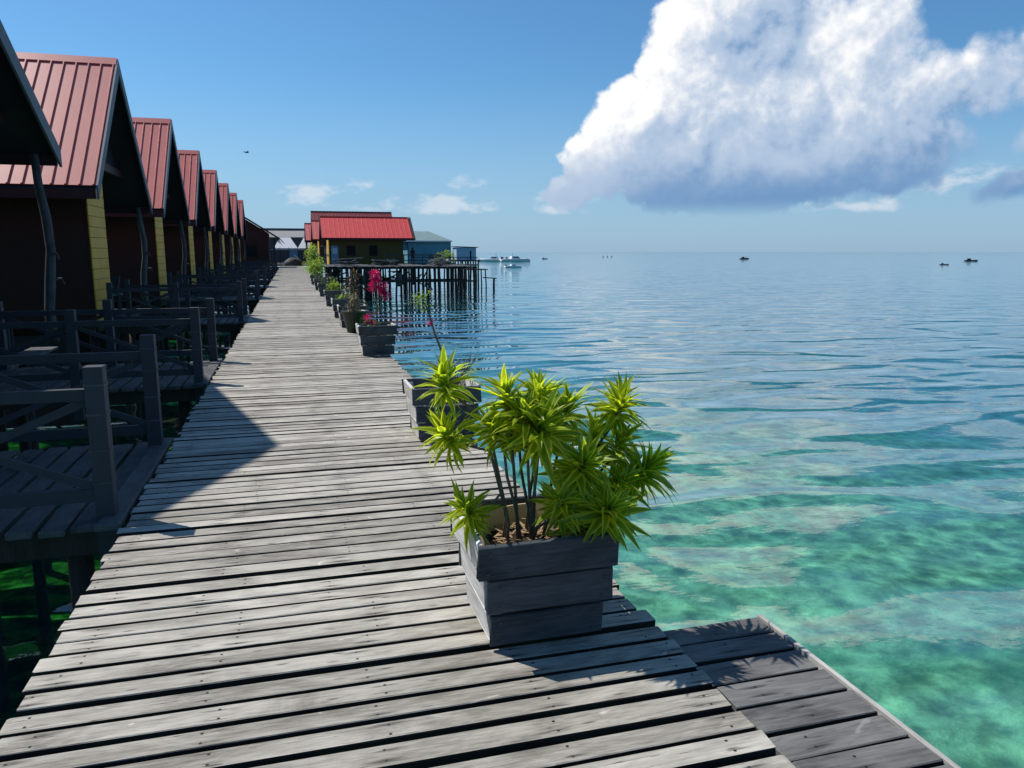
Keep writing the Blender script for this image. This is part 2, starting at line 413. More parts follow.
def link(name, me, parent=None, loc=(0, 0, 0), rot=(0, 0, 0), scale=(1, 1, 1)):
    o = bpy.data.objects.new(name, me); COL.objects.link(o)
    o.parent = parent; o.location = loc; o.rotation_euler = rot; o.scale = scale
    return o
def tag(o, label=None, cat=None, group=None, kind=None):
    if label: o['label'] = label
    if cat: o['category'] = cat
    if group: o['group'] = group
    if kind: o['kind'] = kind
    return o
def empty(name, loc=(0, 0, 0), rz=0):
    return link(name, None, None, loc, (0, 0, rz))
def copy_tree(o, parent=None):
    c = o.copy(); COL.objects.link(c); c.parent = parent
    for ch in [x for x in KIDS.get(o.name, [])] or o.children: copy_tree(ch, c)
    return c
KIDS = {}
def bevel_mesh(name, size, mat, bev=.006, wob=0, seed=0, side=None):
    bm = bmesh.new(); bmesh.ops.create_cube(bm, size=1)
    for v in bm.verts: v.co = Vector((v.co.x * size[0], v.co.y * size[1], v.co.z * size[2]))
    bmesh.ops.bevel(bm, geom=list(bm.edges), offset=bev, segments=1, affect='EDGES')
    rr = random.Random(seed)
    if wob:
        for v in bm.verts: v.co += Vector((rr.uniform(-1, 1) * wob, rr.uniform(-1, 1) * wob * .35, rr.uniform(-1, 1) * wob * .15))
    me = bpy.data.meshes.new(name); bm.to_mesh(me); bm.free(); me.materials.append(mat)
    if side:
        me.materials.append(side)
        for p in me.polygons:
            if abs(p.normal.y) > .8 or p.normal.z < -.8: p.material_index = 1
    return me

ORD = ['nearest', 'second', 'third', 'fourth', 'fifth', 'sixth', 'seventh', 'eighth', 'ninth', 'farthest']
WATER = -2.6

# ------------------------------------------------------------------ setting: seabed, water
def graded(lo, hi, first, growth, centre):
    a = [centre]; st = first
    while a[-1] < hi: a.append(a[-1] + st); st *= growth
    b_ = [centre]; st = first
    while b_[-1] > lo: b_.append(b_[-1] - st); st *= growth
    return b_[:0:-1] + a
def sheet(name, xs, ys, fz, mat):
    nx = len(xs)
    vs = [(x, y, fz(x, y)) for y in ys for x in xs]
    fs = [(j * nx + i, j * nx + i + 1, (j + 1) * nx + i + 1, (j + 1) * nx + i) for j in range(len(ys) - 1) for i in range(nx - 1)]
    mb = MB(); mb.v = vs; mb.f = fs; mb.a = [0] * len(vs)
    o = mb.build(name, mat, smooth=True)
    return tag(o, kind='structure')
def bed(x, y):
    r = math.hypot(x - 2, y)
    z = WATER - 1.5 - min(9, max(0, (x * .5 + y * .35 - 8)) * .09)
    return z + .25 * (mnoise.noise(Vector((x * .35, y * .35, 0)))) * (1 if r < 200 else 0)
sheet('seabed', graded(-9000, 40000, .6, 1.16, 4), graded(-300, 45000, .6, 1.16, 8), bed, seabed_m)
def wave(x, y):
    r = math.hypot(x, y)
    f = max(0, 1 - r / 160)
    return WATER + f * (.020 * math.sin(.9 * y - .35 * x + 1.3 * mnoise.noise(Vector((x * .12, y * .12, 3)))) + .05 * mnoise.noise(Vector((x * .22, y * .5, 0))))
sheet('sea', graded(-9000, 40000, .28, 1.035, 5), graded(-300, 45000, .28, 1.035, 9), wave, water_m)

# ------------------------------------------------------------------ boardwalk
XL, XR = -1.02, 1.46
walk = tag(empty('boardwalk', ((XL + XR) / 2, 0, 0)), 'weathered grey plank boardwalk running straight out over the sea', kind='structure')
XC = (XL + XR) / 2
variants = [(bevel_mesh('plank', (XR - XL, w, .050), deck_m, .003, .006, i, gap_shade_m), w) for i, w in enumerate((.094, .098, .103, .108, .112, .100, .105, .096))]
y = .9; n = 0; far = MB()
while y < 94.5:
    me, w = variants[rnd.randrange(8)]
    gap = rnd.choice((.012, .020, .024, .028, .030, .036, .040))
    yc = y + w / 2
    dx = rnd.uniform(-.022, .022); dz = -.025 + rnd.uniform(-.004, .003); a = rnd.uniform(-.005, .005)
    if n < 300:
        p = link('plank', me, walk, (dx, yc, dz), (rnd.uniform(-.012, .012), rnd.uniform(-.0015, .0015), a + (math.pi if rnd.random() < .5 else 0)))
    else:
        far.box((dx, yc, dz), (XR - XL, w, .050), Euler((0, 0, a)).to_matrix())
    n += 1; y += w + gap
tag(far.build('far_planks', deck_m, walk), kind='stuff')
for x in (-1.0, -.25, .5, 1.02):
    MB().box((x, 47.6, -.053 - .075), (.09, 94, .14)).build('joist', pile_m, walk)
yy = 1.8
while yy < 95:
    MB().box((0, yy, -.26 - .005), (2.3, .14, .15)).build('cross_beam', pile_m, walk)
    for x in (-1.05, 1.05):
        MB().tube([(x, yy + .14, -5.2), (x + .02, yy + .14, -2.5), (x, yy + .14, -.12)], [.10, .095, .085], 9).build('pile', pile_m, walk, True)
    yy += 3.1

# side platform at the lower right
plat = tag(empty('side_platform', (1.70, 0, 0)), 'small dark plank platform with a pale edge board joined to the boardwalk', kind='structure')
pv_ = [(bevel_mesh('plank', (.47, w, .042), deckdark_m, .004, .006, 40 + i, gap_shade_m), w) for i, w in enumerate((.122, .13, .136))]
y = .6
while y < 2.83 - .1:
    me, w = pv_[rnd.randrange(3)]
    link('plank', me, plat, (rnd.uniform(-.006, .006) - .005, y + w / 2, -.024 + rnd.uniform(-.003, .003)), (0, 0, rnd.uniform(-.012, .012)))
    y += w + rnd.choice((.012, .018, .022))
MB().box((.249, 1.66, -.03), (.020, 2.26, .06)).build('edge_board', edge_m, plat)
for x in (-.2, .18):
    MB().box((x, 1.7, -.115), (.08, 2.2, .135)).build('joist', pile_m, plat)
for yq in (1.0, 2.6):
    MB().tube([(.17, yq, -5.2), (.17, yq, -.185)], .08, 9).build('pile', pile_m, plat, True)

# ------------------------------------------------------------------ bungalows on the left
def bungalow(yc, half, ez, az_, label, depth=7.6, first=False):
    """gable roof with its ridge along X, open gable towards the boardwalk"""
    t = tag(empty('bungalow', (-3.85, yc, 0)), label, 'bungalow', 'red roofed bungalows in a row left of the boardwalk')
    rise = az_ - ez; L = math.hypot(half, rise); ny, nz = rise / L, half / L
    w = .27; npan = int(depth / w)
    for s in (-1, 1):
        prof = [(0, 0), (.195, 0), (.208, .032), (.232, .032), (.245, 0), (w, 0)]
        vs, n_ = [], len(prof)
        for (ry, rz) in ((0, 0), (s * half, -rise)):
            for (x, h) in prof: vs.append((x, ry + s * ny * h, rz + nz * h))
            for (x, h) in ((w, -.02), (0, -.02)): vs.append((x, ry + s * ny * h, rz + nz * h))
        k = n_ + 2
        fs = [tuple(range(k)), tuple(range(2 * k - 1, k - 1, -1))] + [(i, k + i, k + (i + 1) % k, (i + 1) % k) for i in range(k)]
        me = MB().add(vs, fs).mesh('roof_panel', roof_m)
        for i in range(npan):
            link('roof_panel', me, t, (-(i + 1) * w - .03, 0, az_ + .02))
        # boarded underside
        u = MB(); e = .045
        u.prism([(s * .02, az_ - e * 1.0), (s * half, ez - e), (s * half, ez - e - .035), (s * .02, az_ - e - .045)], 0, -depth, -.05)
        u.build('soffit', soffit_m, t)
        # barge board on the gable edge, fascia along the eave
        bw = .31
        MB().prism([(s * .0, az_ + .05), (s * (half + .03), ez + .02), (s * (half + .03), ez - bw * .9), (s * .0, az_ - bw)], 0, -.03, .01).build('barge_board', barge_m, t)
        MB().box((-depth / 2 - .04, s * (half - .02), ez - .17), (depth - .03, .03, .19)).build('fascia', fascia_m, t)
    cap = MB().prism([(-.18, az_ - .18 * rise / half + .062), (0, az_ + .075), (.18, az_ - .18 * rise / half + .062), (.18, az_ - .18 * rise / half + .045), (0, az_ + .057), (-.18, az_ - .18 * rise / half + .045)], 0, -depth, -.02)
    cap.build('ridge_cap', roof_m, t)
    hw = half - .95           # half width of the walls
    top = ez + (half - hw) * rise / half - .15
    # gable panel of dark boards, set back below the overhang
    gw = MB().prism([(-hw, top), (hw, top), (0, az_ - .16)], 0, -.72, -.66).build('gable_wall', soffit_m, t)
    MB().box((-.60, 0, top - .02), (.12, hw * 2, .2)).build('tie_beam', fascia_m, t)
    # front wall of yellow boards on the near third
    fy0, fy1 = -hw, -hw + 1.62
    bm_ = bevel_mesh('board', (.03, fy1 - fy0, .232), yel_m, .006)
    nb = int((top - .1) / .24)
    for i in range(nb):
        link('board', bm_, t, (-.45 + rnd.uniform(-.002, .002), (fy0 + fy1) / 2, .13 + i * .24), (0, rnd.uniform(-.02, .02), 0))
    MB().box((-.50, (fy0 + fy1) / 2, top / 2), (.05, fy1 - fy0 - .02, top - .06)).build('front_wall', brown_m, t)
    # side walls, porch wall and floor
    for sy_ in (-1, 1):
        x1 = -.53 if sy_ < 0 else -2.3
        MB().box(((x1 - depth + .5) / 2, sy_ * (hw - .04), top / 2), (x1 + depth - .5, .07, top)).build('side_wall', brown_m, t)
    for sy_ in (-1, 1):
        MB().box((-depth / 2 - .3, sy_ * (hw - .06), -1.32), (depth - 1.4, .05, 2.1)).build('added_blocker_wall', pile_m, t)  # added below the floor to block bright sky reflections and light on the water
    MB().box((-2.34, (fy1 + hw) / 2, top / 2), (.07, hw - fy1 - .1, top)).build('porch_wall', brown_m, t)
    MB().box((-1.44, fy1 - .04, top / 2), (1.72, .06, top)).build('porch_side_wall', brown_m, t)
    dr = MB().box((-2.29, (fy1 + hw) / 2 + .3, 1.0), (.03, .85, 2.0)).build('door', dark_m, t)
    MB().box((-2.26, (fy1 + hw) / 2 + .02, 1.0), (.04, .05, .05)).build('handle', barge_m, dr)
    nf = int((2 * hw) / .17)
    fm = bevel_mesh('floor_plank', (depth - .6, .15, .04), bridge_m, .004)
    for i in range(nf):
        link('floor_plank', fm, t, (-.05 - (depth - .6) / 2, -hw + .1 + i * .17, -.025))
    MB().box((-.6, 0, -.16), (.14, hw * 2, .2)).build('floor_beam', pile_m, t)
    MB().box((-depth + 1.2, 0, -.16), (.14, hw * 2, .2)).build('floor_beam', pile_m, t)
    # driftwood porch post at the far corner
    py = half - .3
    pts = [(-.28 + .05 * math.sin(k * 1.3 + yc), py + .05 * math.sin(k * .9 + 1 + yc), k * (ez - .1) / 6 + .0) for k in range(7)]
    pst = MB().tube(pts, [.10, .085, .09, .078, .08, .07, .065], 9).build('porch_post', log_m, t, True)
    kn = MB()
    for (z, aa) in ((1.1, .3), (1.55, -.4), (.8, 2.2)):
        kn.tube([(-.28, py, z), (-.28 + .18 * math.cos(aa), py + .2 * math.sin(aa), z + .03), (-.28 + .22 * math.cos(aa), py + .22 * math.sin(aa), z - .08)], [.03, .02, .014], 6)
    kn.build('branch_stub', log_m, pst)
    for px in (-.6, -depth + 1.2):
        for q_ in (-hw + .2, hw - .2):
            MB().tube([(px, q_, -5.2), (px + .03, q_, -2.5), (px, q_, -.06)], [.11, .1, .09], 8).build('pile', pile_m, t, True)
    return t

bungalow(9.95, 5.95, 3.38, 6.85, 'nearest bungalow, its wide grey barge board cut off at the photo\'s upper left corner')
proto = bungalow(22.0, 3.37, 2.98, 6.25, 'second bungalow from the camera, ribbed red roof filling the upper left')
for i in range(6):
    c = copy_tree(proto); c.location.y = 31.15 + 9.1 * i
    c['label'] = f'{ORD[i + 2]} bungalow from the camera in the red roofed row by the boardwalk'

# ------------------------------------------------------------------ footbridges with crossed railings
def railing(t, yq, x0, x1, side):
    """posts, rails and crossed braces along X"""
    n = 2; dx = (x1 - x0) / n
    for k in range(n + 1):
        x = x0 + dx * k
        hh = .93
        ps = MB().box((x, yq, hh / 2 - .2), (.105, .105, hh + .4)).build('post', rail_m, t)
        if k == n or k == 0:
            for z in (.22, .42, .64, .82):
                MB().box((x, yq, z), (.112, .112, .012)).build('band', log_m, ps)
    for z, h in ((.76, .07), (.14, .08)):
        MB().box(((x0 + x1) / 2, yq, z), (x1 - x0 - .107, .055, h)).build('rail', rail_m, t)
    for k in range(n):
        a = x0 + dx * k + .06; c = x0 + dx * (k + 1) - .06
        MB().bar((a, yq + .012, .19), (c, yq + .012, .715), .02, .05).build('brace', rail_m, t)
        MB().bar((a, yq - .012, .715), (c, yq - .012, .19), .02, .05).build('brace', rail_m, t)
def footbridge(y0, y1, label):
    yc = (y0 + y1) / 2; hw = (y1 - y0) / 2
    t = tag(empty('footbridge', (-2.5, yc, 0)), label, 'footbridge', 'railed footbridges from the boardwalk to the bungalows')
    x0, x1 = -1.38, 1.35
    railing(t, -hw, x0, x1, -1); railing(t, hw, x0, x1, 1)
    vr = [bevel_mesh('plank', (.138, 2 * hw + .34, .04), bridge_m, .005, .004, 70 + i) for i in range(3)]
    x = x0 + .05
    while x < 1.30:
        link('plank', vr[rnd.randrange(3)], t, (x, rnd.uniform(-.02, .02), -.03 + rnd.uniform(-.003, .003)), (0, 0, rnd.uniform(-.008, .008)))
        x += .172
    link('edge_plank', bevel_mesh('edge_plank', (.14, 2 * hw + .42, .045), bridge_m, .005), t, (1.385, 0, -.012))
    for q_ in (-hw, hw):
        MB().box((0, q_, -.14), (2.8, .10, .17)).build('beam', pile_m, t)
    for px in (-1.2, 1.15):
        for q_ in (-hw + .1, hw - .1):
            MB().tube([(px, q_, -5.2), (px, q_, -.07)], [.085, .075], 8).build('pile', pile_m, t, True)
    return t
footbridge(5.05, 6.87, 'nearest railed footbridge beside the boardwalk at the left edge')
fp = footbridge(10.15, 12.11, 'second railed footbridge from the camera, leading to the nearest bungalow')
for i in range(7):
    c = copy_tree(fp); c.location.y = 20.0 + 9.1 * i
    c['label'] = f'{ORD[i + 2]} railed footbridge from the camera along the left side'

# porch furniture in the shade
def low_table(loc, rz, mat, label):
    t = tag(empty('low_table', loc, rz), label, 'table', 'porch tables')
    MB().box((0, 0, .46), (.9, .6, .035)).build('table_top', mat, t)
    for sx_ in (-1, 1):
        for sy_ in (-1, 1):
            MB().box((sx_ * .38, sy_ * .24, .22), (.05, .05, .445)).build('leg', log_m, t)
low_table((-4.7, 13.8, .0), .2, bluep_m, 'pale blue low table on the nearest bungalow\'s dark porch')
low_table((-4.9, 23.2, .0), .1, bluep_m, 'pale blue low table on the second bungalow\'s porch')
def porch_chair(loc, rz, label):
    t = tag(empty('porch_chair', loc, rz), label, 'chair', 'porch chairs')
    MB().box((0, 0, .42), (.48, .46, .03)).build('seat', log_m, t)
    MB().box((0, .25, .72), (.48, .03, .42), Euler((-.25, 0, 0)).to_matrix()).build('backrest', log_m, t)
    for sx_ in (-1, 1):
        for sy_ in (-1, 1):
            MB().box((sx_ * .2, sy_ * .2, .202), (.045, .045, .40)).build('leg', log_m, t)
        MB().bar((sx_ * .2, .22, .44), (sx_ * .2, .33, .95), .04, .03).build('back_stile', log_m, t)
porch_chair((-4.75, 12.3, .0), 2.2, 'wooden chair on the nearest bungalow\'s dark porch')
porch_chair((-5.0, 24.0, .0), -.6, 'wooden chair on the second bungalow\'s dark porch')

# ------------------------------------------------------------------ planters
def planter_box(x, y, label, rz=0, w0=.225, w1=.295, H=.47, front_gap=0):
    """three tiers of boards, flaring to the top"""
    t = tag(empty('wooden_planter', (x, y, 0), rz), label, 'planter', 'tiered wooden planters along the boardwalk edge')
    rr = random.Random(int(y * 100)); tiers = 3; th = .024
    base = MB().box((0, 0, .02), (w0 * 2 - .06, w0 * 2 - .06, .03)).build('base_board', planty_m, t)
    hgt = H / tiers
    for k in range(tiers):
        zc = .008 + hgt * (k + .5); f = (k + .35) / (tiers - .3); wd = w0 + (w1 - w0) * f
        tilt = math.atan2(w1 - w0, H) * .55
        for (ax, sg) in (('y', -1), ('y', 1), ('x', -1), ('x', 1)):
            hh = hgt - .018 + rr.uniform(-.008, .005)
            ln = (wd + .008) * 2 if ax == 'y' else (wd - .030) * 2
            jt = rr.uniform(-.010, .010)
            if ax == 'y':
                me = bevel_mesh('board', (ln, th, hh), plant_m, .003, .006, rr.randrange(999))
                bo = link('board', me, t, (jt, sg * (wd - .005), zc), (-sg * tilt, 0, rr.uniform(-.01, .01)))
                if sg < 0:
                    for nx in (-1, 1):
                        for nzz in (-.3, .3): MB().box((nx * (ln / 2 - .045 + rr.uniform(-.006, .006)), -th / 2 - .0035, nzz * hh), (.009, .004, .009)).build('nail', dkgrey_m, bo)
            else:
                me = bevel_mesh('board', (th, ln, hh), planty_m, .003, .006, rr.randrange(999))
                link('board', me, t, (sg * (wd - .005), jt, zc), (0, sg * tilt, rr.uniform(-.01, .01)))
    for sx_ in (-1, 1):
        for sy_ in (-1, 1):
            a = w0 - .045; c = w1 - .055
            MB().bar((sx_ * a, sy_ * a, .035), (sx_ * c, sy_ * c, H - .03), .04, .04).build('corner_batten', planty_m, t)
    return t
def soil_disc(t, z, r, mat=None):
    mb = MB(); n_ = 14; rr = random.Random(5)
    vs = [(0, 0, z + .02)] + [(r * f * math.cos(k * math.tau / n_), r * f * math.sin(k * math.tau / n_), z + rr.uniform(-.012, .012)) for f in (.5, 1) for k in range(n_)]
    fs = [(0, 1 + k, 1 + (k + 1) % n_) for k in range(n_)] + [(1 + k, 1 + n_ + k, 1 + n_ + (k + 1) % n_, 1 + (k + 1) % n_) for k in range(n_)]
    return mb.add(vs, fs).build('soil', mat or soil_m, t)

P1 = planter_box(.955, 3.045, 'nearest wooden planter of tiered grey boards holding the large yellow-green plant')
# cream pot that lines it, and what lies on the soil
pot = tag(empty('cream_pot', (.955, 3.045, .05)), 'broken cream plastic pot sunk inside the nearest wooden planter', 'pot')
mb = MB(); n_ = 26
prof = [(.16, 0), (.235, .40)]
vs, fs = [], []
for k in range(n_):
    a = k * math.tau / n_
    chip = .03 * mnoise.noise(Vector((math.cos(a) * 2, math.sin(a) * 2, 1))) - (.05 if 3.6 < a < 4.3 else 0)
    for (r, z) in ((.15, 0), (.238, .40 + chip), (.230, .40 + chip), (.142, .01)): vs.append((r * math.cos(a), r * math.sin(a), z))
for k in range(n_):
    a, b_ = k * 4, ((k + 1) % n_) * 4
    fs += [(a, b_, b_ + 1, a + 1), (a + 1, b_ + 1, b_ + 2, a + 2), (a + 2, b_ + 2, b_ + 3, a + 3)]
mb.add(vs, fs).build('pot_wall', cream_m, pot)
soil_disc(pot, .30, .212)
lit_ = MB(); rr = random.Random(3)
for k in range(170):
    a, r_ = rr.uniform(0, 6.28), .2 * math.sqrt(rr.random())
    lit_.leaf((r_ * math.cos(a), r_ * math.sin(a), .325 + rr.uniform(-.008, .02)), (rr.uniform(-1, 1), rr.uniform(-1, 1), rr.uniform(-.25, .25)), rr.uniform(.04, .10), rr.uniform(.006, .016), .1, seg=2)
tag(lit_.build('leaf_litter', litter_m, pot), kind='stuff')

# the large yellow-green plant
drac = tag(empty('potted_plant', (.955, 3.045, .37)), 'large yellow-green plant with spiky leaf rosettes in the nearest planter', 'plant')
O = Vector((.955, 3.045, .37))
leafv = []
for i in range(7):
    rr = random.Random(50 + i); mb = MB()
    L = .118 + .009 * i
    mb.leaf((0, 0, 0), (1, 0, .15), L, .028 + .003 * (i % 3), (.30, .45, .6, .35, .75, .5, .2)[i], seg=4, cup=.35)
    leafv.append(mb.mesh('leaf', drac_m, True))
ROS = [((.84, 3.02, 1.00), (-.15, .1, 1), 1.0, 26), ((.955, 2.92, .875), (-.1, -.55, 1), 1.15, 30), ((1.12, 3.06, .93), (.1, .0, 1), .9, 24),
       ((1.335, 3.00, .945), (.25, -.1, 1), 1.0, 32), ((1.235, 3.04, .80), (.2, -.1, 1), .85, 22), ((1.12, 2.88, .715), (.05, -.7, .9), 1.05, 26),
       ((1.03, 2.86, .575), (-.25, -.6, .8), .95, 22), ((1.20, 2.80, .545), (.12, -.75, .8), 1.15, 30), ((1.43, 2.96, .655), (.65, -.3, .7), 1.15, 34),
       ((.79, 3.02, .87), (-.5, -.2, .8), .9, 22), ((1.12, 2.90, .455), (.0, -.5, .8), .9, 20), ((.60, 3.08, .84), (-.5, -.1, .8), .95, 24),
       ((.66, 2.96, .545), (-.5, -.4, .7), .85, 24), ((.61, 3.20, 1.05), (-.1, .0, 1), 1.0, 24), ((.90, 3.10, .86), (-.2, .1, 1), .95, 22), ((1.03, 3.12, .98), (.0, .2, 1), .9, 22),
       ((.90, 2.94, .93), (-.2, -.3, 1), .95, 22), ((1.29, 2.90, .62), (.4, -.5, .8), 1.0, 24), ((.98, 3.02, 1.0), (.0, .0, 1), .9, 22), ((1.34, 3.0, .78), (.4, -.1, .9), .9, 22)]
nleaf = 0; extra = MB()
for ri, (c, axd, sc, nl) in enumerate(ROS):
    nl = int(nl * 2.3)
    c = Vector(c) - O; ax_ = Vector(axd).normalized(); rr = random.Random(200 + ri)
    b0 = Vector((round(max(-.10, min(.12, c.x * .35)) / .055) * .055 + rr.uniform(-.012, .012), rr.uniform(-.06, .06), -.04))
    if c.x < -.2: mid = [b0 * .6 + Vector((-.04, -.02, .12)), c * .55 + Vector((.02, 0, .14)), c - ax_ * .07 + Vector((.03, 0, .02))]
    else: mid = [b0 * .7 + c * .25 + Vector((0, 0, .05)), b0 * .25 + c * .62, c - ax_ * .08]
    pts = [b0] + mid + [c + ax_ * .015]
    stem = MB().tube(pts, [.0075, .007, .0065, .006, .005], 7).build('stem', stem_m, drac, True)
    q0 = ax_.to_track_quat('Z', 'Y').to_matrix().to_4x4()
    for k in range(nl):
        f = (k + .5) / nl
        an = k * 2.39996 + rr.uniform(-.2, .2)
        elv_ = 1.42 - 1.95 * f + rr.uniform(-.26, .26)           # inner leaves upright, outer ones hang
        bp = c - ax_ * (.075 * f) + ax_ * .01
        M = Matrix.Translation(bp) @ q0 @ Matrix.Rotation(an, 4, 'Z') @ Matrix.Rotation(-elv_, 4, 'Y') @ Matrix.Rotation(rr.uniform(-.5, .5), 4, 'X')
        s_ = sc * (.72 + .42 * math.sin(math.pi * min(1, f * .9 + .12))) * rr.uniform(.78, 1.12)
        me = leafv[rr.randrange(7)]
        M = M @ Matrix.Diagonal((s_, s_ * rr.uniform(.9, 1.15), s_, 1))
        if nleaf < 300 and (k % 3 == 0):
            o = link('leaf', me, stem); o.matrix_local = M; nleaf += 1
        else:
            ac = [x.value for x in me.attributes['across'].data]
            extra.add([M @ v.co for v in me.vertices], [tuple(p.vertices) for p in me.polygons], ac)
tag(extra.build('more_leaves', drac_m, drac, True), kind='stuff')

def leafy(name, loc, label, blobs, mat, ln=.05, wd=.02, per=60, stems=None, mat2=None, seed=1, cat='plant', stem_mat=None):
    """a small plant: stems plus leaves gathered round the given blobs (x,y,z,r)"""
    t = tag(empty(name, loc), label, cat); rr = random.Random(seed)
    mb, m2 = MB(), MB(); st = MB()
    for i, (x, y, z, r) in enumerate(blobs):
        nst = 3
        for k in range(nst):
            e = Vector((x, y, z)) + Vector((rr.uniform(-.6, .6) * r, rr.uniform(-.6, .6) * r, rr.uniform(-.3, .6) * r))
            b0 = Vector((x * .25 + rr.uniform(-.03, .03), y * .25 + rr.uniform(-.03, .03), 0)) if stems is None else Vector(stems)
            st.tube([b0, b0.lerp(e, .5) + Vector((rr.uniform(-.02, .02), rr.uniform(-.02, .02), .02)), e], [.007, .005, .003], 5)
        for k in range(per):
            u = Vector((rr.gauss(0, 1), rr.gauss(0, 1), rr.gauss(0, 1))).normalized() * (r * rr.random() ** .45)
            tgt = m2 if (mat2 and rr.random() < .35) else mb
            dr = (u.normalized() + Vector((rr.uniform(-.7, .7), rr.uniform(-.7, .7), rr.uniform(-.2, .8)))).normalized()
            tgt.leaf(Vector((x, y, z)) + u, dr, ln * rr.uniform(.6, 1.3), wd * rr.uniform(.7, 1.3), rr.uniform(.1, .5), seg=2)
    st.build('stem', stem_mat or stem_m, t, True)
    tag(mb.build('foliage', mat, t, True), kind='stuff')
    if mat2: tag(m2.build('flower', mat2, t, True), kind='stuff')
    return t

# second planter: shallow wooden box with a pale tub inside and a thin tall shrub
P2 = planter_box(1.235, 6.60, 'second wooden planter from the camera, with a pale tub inside and a thin shrub')
tub = tag(empty('plastic_tub', (1.235, 6.60, .05)), 'pale plastic tub set inside the second wooden planter', 'tub')
MB().lathe([(.13, 0), (.185, .30), (.195, .305), (.195, .29), (.135, .01)], 20).build('tub_wall', palep_m, tub, True)
soil_disc(tub, .24, .17)
t = tag(empty('thin_shrub', (1.235, 6.60, .30)), 'thin leaning shrub with one tall bare branch in the second planter', 'shrub')
rr = random.Random(11); st = MB()
trunk = [(.06, -.02, 0), (.06, -.02, .22), (.02, -.03, .40), (-.06, -.04, .62), (-.11, -.05, .80), (-.17, -.06, .93)]
st.tube(trunk, [.012, .011, .010, .009, .007, .004], 7)
st.tube([(.06, -.02, .22), (-.05, -.02, .32), (-.12, -.03, .36)], [.006, .005, .003], 5)
for k in range(9):
    a = rr.uniform(-.6, .9); b0 = Vector((.10, -.02, .05)); e = Vector((.12 + .22 * abs(math.sin(a + 1)) * rr.uniform(.3, 1), rr.uniform(-.15, .12), .16 + rr.uniform(0, .24)))
    st.tube([b0, b0.lerp(e, .55) + Vector((0, 0, .05)), e], [.006, .004, .002], 5)
    for j in range(2): st.tube([b0.lerp(e, .7), e + Vector((rr.uniform(-.08, .08), rr.uniform(-.05, .05), rr.uniform(.02, .10)))], [.003, .0015], 4)
st.build('branch', stem_m, t, True)
lf, fl = MB(), MB()
for k in range(80):
    f = rr.random(); p = Vector((-.13 - .08 * rr.random(), -.05, .83 + .13 * rr.random())) + Vector((rr.gauss(0, .035), rr.gauss(0, .035), rr.gauss(0, .025)))
    lf.leaf(p, (rr.uniform(-1, 1), rr.uniform(-1, 1), rr.uniform(-.4, .5)), rr.uniform(.03, .055), rr.uniform(.014, .024), .3, seg=2)
for k in range(70):
    p = Vector((.16 + rr.gauss(.1, .06), rr.gauss(0, .06), .22 + rr.gauss(0, .06)))
    lf.leaf(p, (rr.uniform(-1, 1), rr.uniform(-1, 1), rr.uniform(-.2, .9)), rr.uniform(.03, .06), rr.uniform(.012, .02), .3, seg=2)
for k in range(10):
    p = Vector((-.085, -.05, .70)) + Vector((rr.gauss(0, .014), rr.gauss(0, .014), rr.gauss(0, .02)))
    fl.leaf(p, (rr.uniform(-1, 1), rr.uniform(-1, 1), rr.uniform(-.4, .8)), .032, .026, .2, seg=2)
tag(lf.build('foliage', lime_m, t, True), kind='stuff'); tag(fl.build('flower', pink_m, t, True), kind='stuff')

# third planter: bougainvillea
planter_box(1.27, 12.30, 'third wooden planter from the camera, carrying a magenta flowering shrub')
t = tag(empty('flowering_shrub', (1.27, 12.30, .38)), 'magenta flowering shrub in the third wooden planter', 'shrub')
rr = random.Random(4); st, fl, lf = MB(), MB(), MB()
st.tube([(0, 0, -.3), (.0, 0, .12), (.02, -.02, .3), (.02, -.02, .55)], [.012, .010, .008, .005], 6)
st.tube([(.01, -.01, .25), (.09, -.03, .42), (.13, -.02, .55)], [.008, .006, .004], 6)
st.tube([(0, 0, .0), (-.1, -.05, .12), (-.14, -.06, .22)], [.006, .005, .003], 6)
for (cx, cy, cz, r, n_) in ((.0, 0, .86, .085, 120), (.03, -.03, .74, .09, 130), (-.04, 0, .68, .07, 80), (.14, -.02, .66, .085, 120), (.16, -.03, .54, .07, 90), (.10, 0, .60, .06, 70), (-.14, -.08, .18, .06, 55), (-.07, -.09, .10, .05, 30)):
    for k in range(n_):
        u = Vector((rr.gauss(0, 1), rr.gauss(0, 1), rr.gauss(0, 1))).normalized() * r * rr.random() ** .4
        fl.leaf(Vector((cx, cy, cz)) + u, u + Vector((0, 0, .02)), rr.uniform(.03, .045), rr.uniform(.024, .036), .1, seg=2)
for k in range(120):
    p = Vector((rr.gauss(-.1, .09), rr.gauss(-.05, .07), .02 + abs(rr.gauss(0, .07))))
    lf.leaf(p, (rr.uniform(-1, 1), rr.uniform(-1, 1), rr.uniform(0, 1)), rr.uniform(.04, .07), .022, .3, seg=2)
for k in range(40):
    p = Vector((rr.gauss(.03, .05), rr.gauss(-.02, .04), .45 + rr.gauss(0, .08)))
    lf.leaf(p, (rr.uniform(-1, 1), rr.uniform(-1, 1), rr.uniform(-.3, .6)), rr.uniform(.03, .05), .02, .3, seg=2)
st.build('branch', stem_m, t, True); tag(fl.build('flower', pink_m, t, True), kind='stuff'); tag(lf.build('foliage', leaf_m, t, True), kind='stuff')

